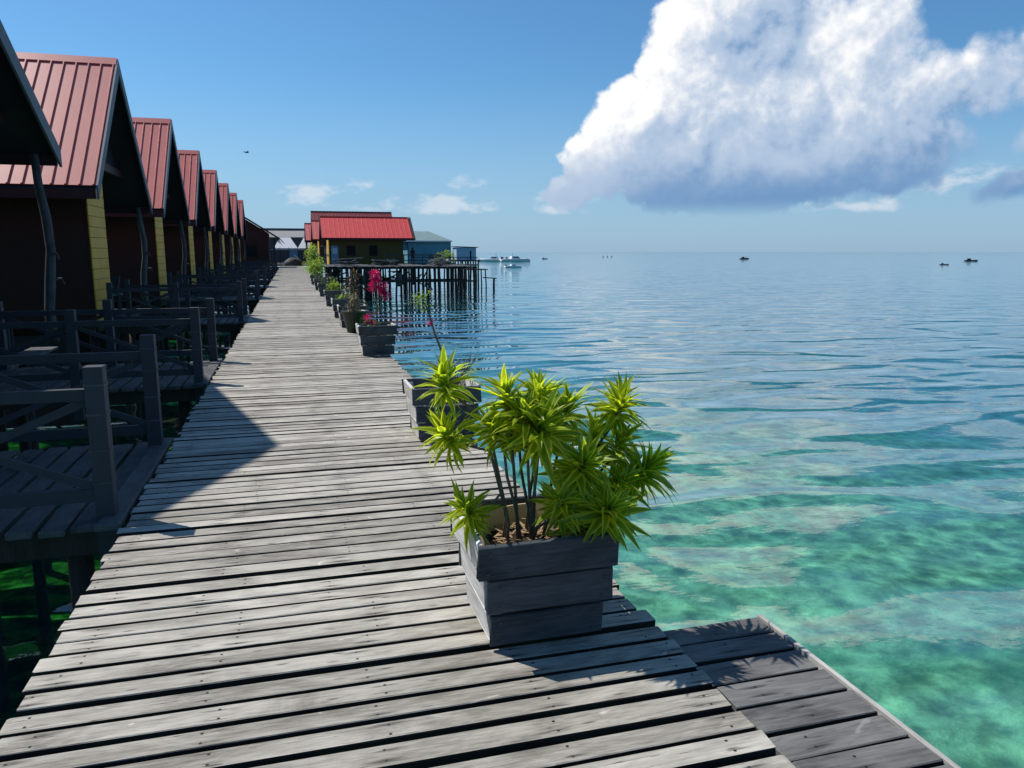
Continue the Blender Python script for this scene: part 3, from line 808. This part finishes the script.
# green plastic pot
t = tag(empty('green_pot', (1.22, 15.80, 0)), 'dark green tapered plastic pot between wooden planters', 'pot')
MB().lathe([(.0, 0.002), (.16, .002), (.255, .40), (.275, .40), (.28, .435), (.262, .435), (.245, .40), (.15, .03)], 24).build('pot_wall', gpot_m, t, True)
soil_disc(t, .38, .235)
leafy('dry_shrub', (1.22, 15.80, .38), 'straw-coloured dry shrub in the dark green pot', [(-.1, -.05, .12, .13), (.1, -.05, .14, .14), (0, .02, .22, .14), (-.02, 0, .34, .09)], dryleaf_m, .07, .018, 70, seed=21, mat2=greyleaf_m, cat='shrub')
planter_box(1.25, 17.0, 'fourth wooden planter from the camera, just behind the green pot')
leafy('bronze_shrub', (1.27, 17.0, .40), 'tall dark bronze leaved shrub behind the green pot', [(.0, 0, .25, .13), (.05, 0, .42, .12), (-.03, 0, .58, .13), (.04, 0, .72, .12), (-.1, 0, .35, .1)], brownleaf_m, .09, .022, 85, seed=22, mat2=dryleaf_m, cat='shrub')
SP = [(19.6, 'fifth', 'small_plant', 'small lime plant in the fifth wooden planter', [(-.1, 0, .10, .10), (.08, 0, .12, .1)], lime_m),
      (23.9, 'sixth', 'small_plant', 'rounded lime-green plant in the sixth wooden planter', [(-.08, 0, .18, .14), (.12, 0, .20, .15), (.0, 0, .28, .12)], lime_m),
      (29.2, 'seventh', 'small_plant', 'low grey-green plant in the seventh wooden planter', [(-.15, 0, .15, .14), (.1, 0, .2, .15), (.3, 0, .2, .15)], greyleaf_m),
      (34.1, 'eighth', 'small_plant', 'low spreading green plant in the eighth wooden planter', [(-.15, 0, .15, .16), (.15, 0, .25, .18)], greyleaf_m),
      (40.0, 'ninth', 'small_plant', 'bushy green plant in the ninth wooden planter', [(-.1, 0, .25, .2), (.2, 0, .35, .22)], leaf_m)]
for (yy, o_, nm, lb, bl, mt) in SP:
    planter_box(1.25, yy, f'{o_} wooden planter from the camera at the boardwalk\'s right edge')
    leafy(nm, (1.25, yy, .36), lb, bl, mt, .08, .035, 70, seed=int(yy))
for (yy, bl, lb, mt) in ((46, [(0, 0, .5, .4), (.2, 0, .9, .4), (-.1, 0, .8, .35)], 'bright green bush by the boardwalk edge, nearest of the far bushes', lime_m),
                     (50, [(0, 0, .5, .45), (.15, 0, 1.0, .4), (.1, 0, 1.3, .3)], 'tall dark green bush behind the bright one by the boardwalk', leaf_m),
                     (56, [(0, 0, .6, .5), (.2, 0, 1.2, .45), (.1, 0, 1.7, .35)], 'yellow-green bush by the far end of the planter line', lime_m),
                     (64, [(0, 0, .6, .5), (.1, 0, 1.4, .45), (.3, 0, 1.9, .4)], 'farthest yellow-green bush before the red roofed houses', lime_m)):
    leafy('bush', (1.45, yy, .0), lb, bl, mt, .16, .08, 150, seed=int(yy), cat='bush')

# ------------------------------------------------------------------ far right: houses on piles
def piles(t, xs, ys, top, r=.11, bottom=-6.0):
    for x in xs:
        for y in ys:
            MB().tube([(x, y, bottom), (x + rnd.uniform(-.06, .06), y, -2), (x + rnd.uniform(-.05, .05), y, top)], [r, r * .95, r * .85], 6).build('pile', pile_m, t)

def gable_house(x0, x1, yc, half, ez, az_, label, wall, roofm, door=False):
    t = tag(empty('gable_house', (x0, yc, .2)), label, 'house', 'red roofed houses right of the boardwalk')
    Lx = x1 - x0; rise = az_ - ez; ez_, ap = ez - .2, az_ - .2
    for s in (-1, 1):
        L = math.hypot(half, rise); ny, nz = rise / L, half / L
        w = .5; npan = int(Lx / w)
        prof = [(0, 0), (.38, 0), (.40, .03), (.44, .03), (.46, 0), (w, 0)]
        vs, n_ = [], len(prof)
        for (ry, rz) in ((0, 0), (s * half, -rise)):
            for (x, h) in prof: vs.append((x, ry + s * ny * h, rz + nz * h))
            for (x, h) in ((w, -.02), (0, -.02)): vs.append((x, ry + s * ny * h, rz + nz * h))
        k = n_ + 2
        fs = [tuple(range(k)), tuple(range(2 * k - 1, k - 1, -1))] + [(i, k + i, k + (i + 1) % k, (i + 1) % k) for i in range(k)]
        me = MB().add(vs, fs).mesh('roof_panel', roofm)
        for i in range(npan): link('roof_panel', me, t, (i * w, 0, ap + .02))
        MB().prism([(0, ap - .03), (s * half, ez_ - .03), (s * half, ez_ - .1), (0, ap - .1)], 0, .02, Lx - .02).build('soffit', fascia_m, t)
        MB().prism([(0, ap + .04), (s * (half + .03), ez_ + .02), (s * (half + .03), ez_ - .18), (0, ap - .18)], 0, -.03, .02).build('barge_board', fascia_m, t)
        MB().box((Lx / 2, s * half, ez_ - .13), (Lx - .1, .04, .18)).build('fascia', fascia_m, t)
    MB().box((Lx / 2, 0, ap + .05), (Lx, .24, .05)).build('ridge_cap', roofm, t)
    hw = half - .7; top = ez_ + .3
    MB().box((Lx / 2 - .2, -hw, top / 2), (Lx - 2.2, .12, top)).build('front_wall', wall, t)
    MB().box((Lx / 2 - .2, hw, top / 2), (Lx - 2.2, .12, top)).build('back_wall', wall, t)
    for k in range(10):
        MB().box((.72, 0, .14 + k * .27), (.06, hw * 2 - .14, .26)).build('board', yel_m, t)
    MB().box((.78, 0, top / 2), (.06, hw * 2 - .14, top)).build('side_wall', yel_m, t)
    MB().box((Lx - 1.5, 0, top / 2), (.1, hw * 2 - .14, top)).build('side_wall', brown_m, t)
    MB().prism([(-hw, top), (hw, top), (0, ap - .12)], 0, .72, .80).build('gable_wall', dark_m, t)
    for q_ in (-half + .3, 0, half - .3):
        MB().box((.15, q_, ez_ / 2), (.12, .12, ez_)).build('porch_post', fascia_m, t)
    MB().box((.15, 0, ez_ * .72), (.08, 2 * half - .6, .1)).build('tie_beam', fascia_m, t)
    dr = MB().box((1.3, -hw - .07, 1.05), (.75, .05, 2.0)).build('door', bluep_m, t)
    MB().box((1.3, -hw - .10, 1.5), (.5, .03, .6)).build('pane', shedblue_m, dr)
    for wx in (3.0, 5.35):
        wd_ = MB().box((wx, -hw - .07, 1.55), (.8, .05, 1.0)).build('window', dark_m, t)
        for (fx, fz, sx_, sz_) in ((0, .52, .9, .06), (0, -.52, .9, .06), (-.43, 0, .06, 1.0), (.43, 0, .06, 1.0)):
            MB().box((wx + fx, -hw - .10, 1.55 + fz), (sx_, .05, sz_)).build('frame', fascia_m, wd_)
    MB().box((Lx / 2, 0, -.09), (Lx - 1, hw * 2 + 1.2, .16)).build('floor', pile_m, t)
    piles(t, [x * (Lx - 1.6) / 4 + .8 for x in range(5)], (-hw - .3, hw), -.17)
    return t
gable_house(3.35, 13.2, 87.3, 3.4, 3.05, 5.35, 'nearest house right of the boardwalk, long bright red roof over ochre wall', olive_m, roofbr_m)
gable_house(2.7, 11.2, 96.4, 3.4, 3.05, 5.25, 'second red gabled house behind the long bright red roof', olive_m, roof_m)
gable_house(2.1, 10.6, 105.5, 3.4, 3.05, 5.25, 'third red gabled house, hindmost of the right-hand row', olive_m, roof_m)

t = tag(empty('tall_hall', (9.0, 116.5, .2)), 'tall hall with dark red roof rising behind the long red roof', 'hall')
for s in (-1, 1):
    for i in range(22):
        MB().prism([(0, 7.15), (s * 4.0, 4.2), (s * 4.0, 4.15), (0, 7.1)], 0, -5.75 + i * .526, -5.75 + i * .526 + .49).build('roof_panel', roofdk_m, t)
    MB().prism([(0, 7.08), (s * 3.95, 4.12), (s * 3.95, 4.05), (0, 7.0)], 0, -5.7, 5.75).build('soffit', fascia_m, t)
    MB().box((0, s * 3.3, 2.2), (11, .15, 4.4)).build('wall', brown_m, t)
MB().box((0, 0, 7.18), (11.6, .3, .07)).build('ridge_cap', roofdk_m, t)
for s in (-1, 1): MB().prism([(-3.2, 4.4), (3.2, 4.4), (0, 6.8)], 0, s * 5.4 - .05, s * 5.4 + .05).build('gable_wall', brown_m, t)
for s in (-1, 1): MB().box((s * 5.42, 0, 2.2), (.12, 6.4, 4.4)).build('end_wall', brown_m, t)
MB().box((0, 0, -.1), (11.4, 7, .18)).build('floor', pile_m, t)
piles(t, (-5, -2.5, 0, 2.5, 5), (-3, 3), -.2)

# old jetty of black piles and loose planks
t = tag(empty('old_jetty', (10.5, 74, 0)), 'old dark jetty on many thin piles before the red roofed house', 'jetty')
jm = [bevel_mesh('plank', (.42, 13.0, .06), bridge_m, .01, .02, 90 + i) for i in range(3)]
x = -7.2
while x < 6.1:
    ln = 1.0 if x < 2.2 else .55
    link('plank', jm[rnd.randrange(3)], t, (x, 2.6 if ln == 1 else -.35 , .30 + rnd.uniform(-.03, .03)), (0, 0, rnd.uniform(-.01, .01)), (1, ln, 1)); x += .47
for yq in (-3.6, .6, 6.6):
    x1 = 6.2 if yq < 3 else 2.4
    for z in (.16, -1.05):
        MB().bar((-7.3, yq - .12, z + rnd.uniform(-.03, .03)), (x1, yq - .12, z), .10, .15).build('cross_beam', pile_m, t)
    x = -7.0
    while x < x1:
        MB().tube([(x, yq, -6), (x + rnd.uniform(-.12, .12), yq, -2.6), (x + rnd.uniform(-.06, .06), yq, .22)], [.10, .095, .085], 6).build('pile', pile_m, t)
        x += rnd.uniform(.95, 1.75)
for k in range(34):
    x = rnd.uniform(-6.8, 2.5); MB().bar((x, rnd.uniform(-3.4, 6), rnd.uniform(-1.2, .1)), (x + rnd.uniform(-1.6, 1.6), rnd.uniform(-3.4, 6), rnd.uniform(-2.2, -.3)), .08, .10).build('loose_brace', pile_m, t)
for k in range(22):
    x = rnd.uniform(-7, 1.0); z0 = rnd.uniform(-.4, .15); h_ = rnd.uniform(.5, 1.5)
    MB().box((x, -3.45 + rnd.uniform(0, .8), z0 - h_ / 2), (rnd.uniform(.15, .5), .05, h_), Euler((0, rnd.uniform(-.15, .15), 0)).to_matrix()).build('hanging_board', pile_m if k % 4 else deckdark_m, t)
# railing on the jetty
for k in range(7):
    MB().box((-1.2 + k * .95, 5.2, .85), (.09, .09, 1.05)).build('rail_post', rail_m, t)
for z in (.75, 1.3): MB().box((1.65, 5.12, z), (5.8, .05, .09)).build('rail', rail_m, t)
# scrap lying on it: each heap its own thing
for i, (hx, hy, w_, lb) in enumerate(((5.2, 71.4, 2.2, 'heap of broken planks and netting on the jetty by the bushes'), (8.4, 71.2, 2.4, 'heap of scrap timber in the middle of the old jetty'), (13.6, 72.0, 1.8, 'pale pile of sawn planks at the right of the old jetty'))):
    t = tag(empty('scrap_heap', (hx, hy, .36)), lb, 'scrap heap', 'scrap heaps on the old jetty'); rr = random.Random(30 + i)
    for k in range(26):
        a = rr.uniform(-.5, .5); L = rr.uniform(.4, w_ * .7)
        MB().bar((rr.uniform(-1, 1) - L / 2 * math.cos(a), rr.uniform(-.5, .5), .05 + k * .022), (rr.uniform(-.6, .6) + L / 2 * math.cos(a), rr.uniform(-.5, .5), .05 + k * .018 + rr.uniform(-.12, .30)), .14, .05).build('loose_plank', (edge_m, deckdark_m, pile_m)[k % 3] if i < 2 else edge_m, t)

# turquoise house with hipped roof
t = tag(empty('turquoise_house', (17.2, 101, .2)), 'turquoise house with grey-green hipped roof beyond the red roofs', 'house')
MB().box((0, 0, 1.42), (5.6, 5.0, 2.84)).build('wall', turq_m, t)
rf = MB().add([(-3.4, -3, 2.8), (2.9, -3, 2.8), (2.9, 3, 2.8), (-3.4, 3, 2.8), (-2.2, 0, 4.05), (.4, 0, 4.05), (-3.4, -3, 2.72), (2.9, -3, 2.72), (2.9, 3, 2.72), (-3.4, 3, 2.72)],
              [(0, 1, 5, 4), (1, 2, 5), (2, 3, 4, 5), (3, 0, 4), (6, 9, 8, 7), (0, 6, 7, 1), (1, 7, 8, 2), (2, 8, 9, 3), (3, 9, 6, 0)]).build('roof', hip_m, t)
MB().box((-.25, -3.02, 2.74), (6.2, .05, .16)).build('fascia', white_m, t)
MB().box((-2.75, -2.54, 1.4), (.1, .1, 2.8)).build('corner_trim', dkgrey_m, t)
MB().box((0, 0, -.1), (6.6, 6.6, .18)).build('floor', pile_m, t)
piles(t, (-3, -1, 1, 3), (-3, 0, 3), -.2)
# white shed at the outer end
t = tag(empty('pale_shed', (21.3, 96.5, .6)), 'pale blue flat roofed shed at the outer end of the pile village', 'shed')
MB().box((0, 0, .78), (2.5, 2.4, 1.55)).build('wall', shedblue_m, t)
MB().box((.05, 0, 1.62), (2.9, 2.8, .09), Euler((0, .03, 0)).to_matrix()).build('roof', dkgrey_m, t)
MB().box((.55, -1.22, .6), (.18, .04, 1.1)).build('door', dark_m, t)
MB().box((0, 0, -.09), (3.4, 3.2, .16)).build('floor', pile_m, t)
piles(t, (-1.5, -.5, .5, 1.5), (-1.4, 0, 1.4), -.17)
t = tag(empty('landing_stage', (19.6, 84, 0)), 'low landing stage of thin poles right of the old jetty', 'landing stage')
MB().box((0, 0, -.3), (2.6, 2.4, .1)).build('deck', pile_m, t); MB().bar((1.1, 0, -1.2), (2.5, 0, -1.3), .8, .1).build('ramp', pile_m, t)
piles(t, (-1.2, -.1, 1.1), (-1, 1), -.35, .08); piles(t, (2.3,), (-.3, .3), -1.35, .08)
t = tag(empty('plank_walkway', (16.5, 86, 0)), 'dark plank walkway linking the jetty with the pale shed', 'walkway')
MB().box((0, 0, .18), (7.5, 3.0, .12)).build('deck', pile_m, t)
for k in range(8): MB().box((-3.5 + k, -1.4, .65), (.08, .08, .85)).build('rail_post', rail_m, t)
MB().box((0, -1.45, 1.02), (7.4, .05, .08)).build('rail', rail_m, t)
piles(t, (-3.4, -2, -.6, .8, 2.2, 3.5), (-1.2, 1.2), .10)
leafy('bush', (16.6, 85.2, .25), 'lime bush in front of the pale shed on the pile walkway', [(-.7, 0, .7, .55), (.1, 0, 1.0, .6), (.7, 0, .8, .5)], lime_m, .25, .13, 130, seed=77, cat='bush')
leafy('bush', (15.4, 85.0, .25), 'dark bronze bush left of the lime bush on the pile walkway', [(-.3, 0, .5, .5), (.3, 0, .6, .5)], brownleaf_m, .25, .13, 110, seed=78, cat='bush')

# standing person in dark clothes
def person(loc, rz, label):
    t = tag(empty('person', loc, rz), label, 'person')
    J = {'pel': (0, 0, .92), 'sp': (0, .01, 1.12), 'ch': (0, .0, 1.34), 'nk': (0, 0, 1.48), 'hd': (0, -.02, 1.58), 'ht': (0, -.01, 1.70),
         'hl': (-.10, 0, .88), 'kl': (-.11, -.02, .48), 'al': (-.11, .02, .08), 'tl': (-.12, -.14, .03), 'hr': (.10, 0, .88), 'kr': (.12, -.03, .48), 'ar': (.12, .02, .08), 'tr': (.13, -.14, .03),
         'sl': (-.18, 0, 1.40), 'el': (-.25, .03, 1.14), 'wl': (-.24, -.06, .90), 'fl': (-.235, -.09, .80), 'sr': (.18, 0, 1.40), 'er': (.26, .03, 1.14), 'wr': (.24, -.06, .90), 'fr': (.235, -.09, .80)}
    rad = dict(pel=.15, sp=.13, ch=.15, nk=.06, hd=.10, ht=.075, hl=.10, kl=.065, al=.045, tl=.04, hr=.10, kr=.065, ar=.045, tr=.04, sl=.065, el=.048, wl=.034, fl=.03, sr=.065, er=.048, wr=.034, fr=.03)
    E_ = [('pel', 'sp'), ('sp', 'ch'), ('ch', 'nk'), ('nk', 'hd'), ('hd', 'ht'), ('pel', 'hl'), ('hl', 'kl'), ('kl', 'al'), ('al', 'tl'), ('pel', 'hr'), ('hr', 'kr'), ('kr', 'ar'), ('ar', 'tr'),
          ('ch', 'sl'), ('sl', 'el'), ('el', 'wl'), ('wl', 'fl'), ('ch', 'sr'), ('sr', 'er'), ('er', 'wr'), ('wr', 'fr')]
    ks = list(J); me = bpy.data.meshes.new('body'); me.from_pydata([J[k] for k in ks], [(ks.index(a), ks.index(b_)) for a, b_ in E_], [])
    o = link('body', me, t); me.materials.append(cloth_m)
    sk = o.modifiers.new('skin', 'SKIN')
    for i, k in enumerate(ks):
        me.skin_vertices[0].data[i].radius = (rad[k], rad[k] * .8); me.skin_vertices[0].data[i].use_root = (k == 'pel')
    sb = o.modifiers.new('sub', 'SUBSURF'); sb.levels = sb.render_levels = 1
    hair = MB().lathe([(.0, .12), (.06, .10), (.098, .03), (.10, -.04), (.09, -.06)], 12, (0, 0, 1.63)).build('hair', dark_m, t, True)
    return t
person((11.65, 76.3, .34), .4, 'person in dark clothes standing on the jetty by the railing')

# ------------------------------------------------------------------ far end of the boardwalk
t = tag(empty('dark_lodge', (-5.0, 87.0, 0)), 'dark brown lodge with sloping roof at the far end of the bungalow row', 'lodge')
MB().prism([(-4.2, 5.4), (-.1, 5.75), (4.1, 3.05), (4.1, 2.93), (-.1, 5.6), (-4.2, 5.2)], 1, -3.2, 3.4).build('roof', fascia_m, t)
MB().prism([(-4.0, 0), (3.0, 0), (3.0, 3.55), (-.1, 5.5), (-4.0, 5.15)], 1, -2.6, 2.8).build('wall', brown_m, t)
w_ = MB().box((1.2, -2.63, 1.7), (1.3, .06, 1.2)).build('window', dark_m, t)
MB().box((1.2, -2.66, 2.33), (1.5, .06, .08)).build('frame', fascia_m, w_)
MB().box((3.5, -2.5, 1.55), (.14, .14, 3.0)).build('porch_post', rail_m, t); MB().box((3.5, 2.5, 1.55), (.14, .14, 3.0)).build('porch_post', rail_m, t)
MB().box((0, 0, -.09), (8.2, 6.0, .16)).build('floor', pile_m, t); piles(t, (-3.5, 0, 3.5), (-2.5, 2.5), -.17)
for k in range(5):
    MB().bar((3.9 + .06 * k, -3.0, 3.0), (4.0 + .16 * k, -3.1, 2.55 - .12 * (k % 3)), .08, .03).build('thatch_strand', pile_m, t)

t = tag(empty('far_platform', (2.0, 124, 0)), 'broad dark platform behind the end of the boardwalk', 'platform')
MB().box((0, -6.5, -.1), (19, 24, .18)).build('deck', pile_m, t); piles(t, (-9, -5, -1, 3, 7, 9), (-18, -8, 4), -.19, .12)
t = tag(empty('long_grey_building', (.5, 131, 0)), 'long low building with grey sheet roof beyond the end of the boardwalk', 'building')
MB().prism([(-2.5, 3.9), (0, 5.2), (2.5, 3.9), (2.5, 3.8), (0, 5.1), (-2.5, 3.8)], 0, -6.5, 8.5).build('roof', grey_m, t)
MB().box((1, -.1, 5.24), (14.6, .5, .14)).build('ridge_cap', dkgrey_m, t)
MB().box((1, 0, 1.95), (14, 4.4, 3.9)).build('wall', dkgrey_m, t)
for wx in (-1.5, 1.5, 4.5):
    MB().box((wx, -2.23, 2.2), (1.2, .06, 1.1)).build('window', glass_m, t)
t.location.y = 130
def tent(x, y, w, label):
    t = tag(empty('canopy_tent', (x, y, 0)), label, 'tent', 'white canopy tents at the end of the boardwalk')
    h = w / 2
    MB().add([(-h, -h, 2.15), (h, -h, 2.15), (h, h, 2.15), (-h, h, 2.15), (-.25 * w, 0, 3.7), (.2 * w, 0, 3.7), (-h, -h, 2.05), (h, -h, 2.05), (h, h, 2.05), (-h, h, 2.05)],
             [(0, 1, 5, 4), (1, 2, 5), (2, 3, 4, 5), (3, 0, 4), (6, 9, 8, 7), (0, 6, 7, 1), (1, 7, 8, 2), (2, 8, 9, 3), (3, 9, 6, 0)]).build('canopy', tent_m, t)
    for a in (-1, 1):
        for b_ in (-1, 1): MB().tube([(a * (h - .08), b_ * (h - .08), 0), (a * (h - .08), b_ * (h - .08), 2.1)], .05, 6).build('pole', dkgrey_m, t)
tent(-.4, 119, 3.3, 'left white canopy tent beyond the boardwalk\'s end'); tent(3.0, 121, 3.3, 'right white canopy tent beyond the boardwalk\'s end')
t = tag(empty('screen_fence', (1.2, 113, 0)), 'dark blue-green screen fence under the white tents', 'fence')
for k in range(6):
    MB().box((-3 + k * 1.2, 0, 1.0), (1.16, .06, 1.7)).build('panel', (bluep_m if k in (2, 4) else dkgrey_m), t)
    MB().box((-3.6 + k * 1.2, 0, 1.1), (.09, .09, 2.2)).build('post', rail_m, t)
MB().box((0, -.06, 1.92), (7.2, .06, .07)).build('rail', white_m, t)
# heap under a tarp that closes the walkway
t = tag(empty('covered_heap', (.45, 94.4, 0)), 'dark heap under a tarpaulin at the far end of the boardwalk', 'heap')
mb = MB(); rows, n_ = 6, 18; rr = random.Random(8); vs = []
for i in range(rows):
    f = i / (rows - 1)
    for k in range(n_):
        a = k * math.tau / n_; w_ = 1 + .18 * mnoise.noise(Vector((math.cos(a) * 1.5, math.sin(a) * 1.5, f * 3)))
        vs.append((1.15 * w_ * math.cos(a) * math.cos(f * 1.45), .8 * w_ * math.sin(a) * math.cos(f * 1.45), .95 * math.sin(f * 1.5) * (1 + .12 * mnoise.noise(Vector((math.cos(a) * 2, math.sin(a) * 2, 5))))))
fs = [(i * n_ + k, i * n_ + (k + 1) % n_, (i + 1) * n_ + (k + 1) % n_, (i + 1) * n_ + k) for i in range(rows - 1) for k in range(n_)] + [tuple((rows - 1) * n_ + k for k in range(n_))]
mb.add(vs, fs).build('tarpaulin', tarp_m, t, True)
MB().bar((-.3, -.55, .95), (.75, -.5, .62), .16, .06).build('pale_board', edge_m, t); MB().bar((.1, -.6, 1.25), (.6, -.5, .9), .10, .05).build('pale_board', white_m, t)

# ------------------------------------------------------------------ boats
def hull(L, B, H, mat, parent, name='hull'):
    mb = MB(); st = 9; vs = []
    for i in range(st):
        f = i / (st - 1); x = -L / 2 + L * f
        bw = B / 2 * (1 - max(0, (f - .45) / .55) ** 2.2) * (1 if f > .05 else .9); sh = H * (1 + .45 * max(0, f - .4) ** 1.5)
        vs += [(x, -bw, sh), (x, -bw * .8, H * .25), (x, 0, -.15 * H * (1 - f * .6)), (x, bw * .8, H * .25), (x, bw, sh), (x, bw * .8, sh * .92), (x, 0, H * .45), (x, -bw * .8, sh * .92)]
    fs = [(i * 8 + k, i * 8 + (k + 1) % 8, (i + 1) * 8 + (k + 1) % 8, (i + 1) * 8 + k) for i in range(st - 1) for k in range(8)] + [tuple(range(7, -1, -1)), tuple((st - 1) * 8 + k for k in range(8))]
    return mb.add(vs, fs).build(name, mat, parent, True)
def speedboat(loc, rz, L, label):
    t = tag(empty('speedboat', loc, rz), label, 'boat', 'white boats moored beyond the jetty')
    hull(L, L * .28, L * .09, hullw_m, t)
    MB().prism([(-.18 * L, .09 * L), (.14 * L, .09 * L), (.05 * L, .17 * L), (-.16 * L, .17 * L)], 1, -.09 * L, .09 * L).build('cabin', hullw_m, t)
    MB().prism([(-.13 * L, .115 * L), (.09 * L, .115 * L), (.055 * L, .15 * L), (-.12 * L, .15 * L)], 1, -.092 * L, .092 * L).build('window', glass_m, t)
    MB().box((-.46 * L, 0, .08 * L), (.06 * L, .08 * L, .14 * L)).build('outboard_motor', hulld_m, t)
    MB().tube([(-.1 * L, 0, .17 * L), (-.1 * L, 0, .27 * L)], .02 * L / 4, 5).build('mast', hulld_m, t)
def fishing_boat(loc, rz, L, label, crew=0, mat=None):
    t = tag(empty('fishing_boat', loc, rz), label, 'boat', 'small boats far out on the sea')
    hull(L, L * .16, L * .10, mat or hulld_m, t)
    for s in (-1, 1): MB().tube([(-.35 * L, s * .25 * L, .02 * L), (.35 * L, s * .25 * L, .03 * L)], .012 * L, 5).build('outrigger', mat or hulld_m, t)
    for k in (-.2, .2): MB().tube([(k * L, -.25 * L, .04 * L), (k * L, 0, .12 * L), (k * L, .25 * L, .04 * L)], .008 * L, 5).build('outrigger_arm', mat or hulld_m, t)
    MB().box((-.2 * L, 0, .16 * L), (.18 * L, .1 * L, .12 * L)).build('deck_house', mat or hulld_m, t)
    for k in range(crew):
        cx = (-.05 + .2 * k) * L
        MB().lathe([(.0, .95), (.1, .9), (.11, .78), (.07, .72), (.2, .62), (.22, .3), (.2, 0)], 8, (cx, 0, .08 * L)).build('seated_figure', cloth_m, t, True)
ZW = WATER
speedboat((87, 335, ZW), 2.9, 13, 'large white speedboat, left of two moored behind the outer shed')
speedboat((96, 330, ZW), .1, 14, 'large white speedboat with raised cabin moored behind the outer shed')
t0 = speedboat((59, 205, ZW), .25, 5.2, 'small white motorboat nearest the landing stage')
fishing_boat((258, 404, ZW), .15, 6.5, 'dark fishing boat with crew on the middle of the horizon', 2)
fishing_boat((300, 285, ZW), -.3, 6.0, 'low dark boat near the right edge of the horizon', 1)
fishing_boat((208, 208, ZW), -.4, 2.8, 'small dark canoe right of centre, nearest of the far boats', 0)
fishing_boat((146, 440, ZW), .3, 4.0, 'tiny dark boat left of the middle horizon', 0)
def buoy(loc, label):
    t = tag(empty('buoy', loc), label, 'buoy', 'dark floats in a row on the sea')
    MB().lathe([(0, -.4), (.5, -.3), (.6, .1), (.45, .5), (.12, .7), (.1, 1.4), (0, 1.45)], 10).build('float', hulld_m, t, True)
for k, w_ in enumerate(('left', 'middle', 'right')): buoy((250 + k * 3.4, 600 - k, ZW), f'{w_} one of three dark floats far out on the sea')
# a bird over the bungalow roofs
t = tag(empty('bird', (-3.1, 72, 10.0), .6), 'small dark bird flying in the blue sky above the bungalows', 'bird')
MB().tube([(-.22, 0, 0), (-.1, 0, .02), (.1, 0, .02), (.24, 0, .03)], [.01, .05, .05, .01], 7).build('body', cloth_m, t, True)
for s in (-1, 1): MB().add([(-.06, 0, .03), (.08, 0, .03), (.02, s * .28, .13), (-.07, s * .26, .12), (-.12, s * .55, .05), (-.06, 0, .015), (.08, 0, .015), (.02, s * .28, .115), (-.07, s * .26, .105), (-.12, s * .55, .045)], [(0, 1, 2, 3), (3, 2, 4), (5, 8, 7, 6), (8, 9, 7), (0, 3, 8, 5), (1, 6, 7, 2)]).build('wing', cloth_m, t)
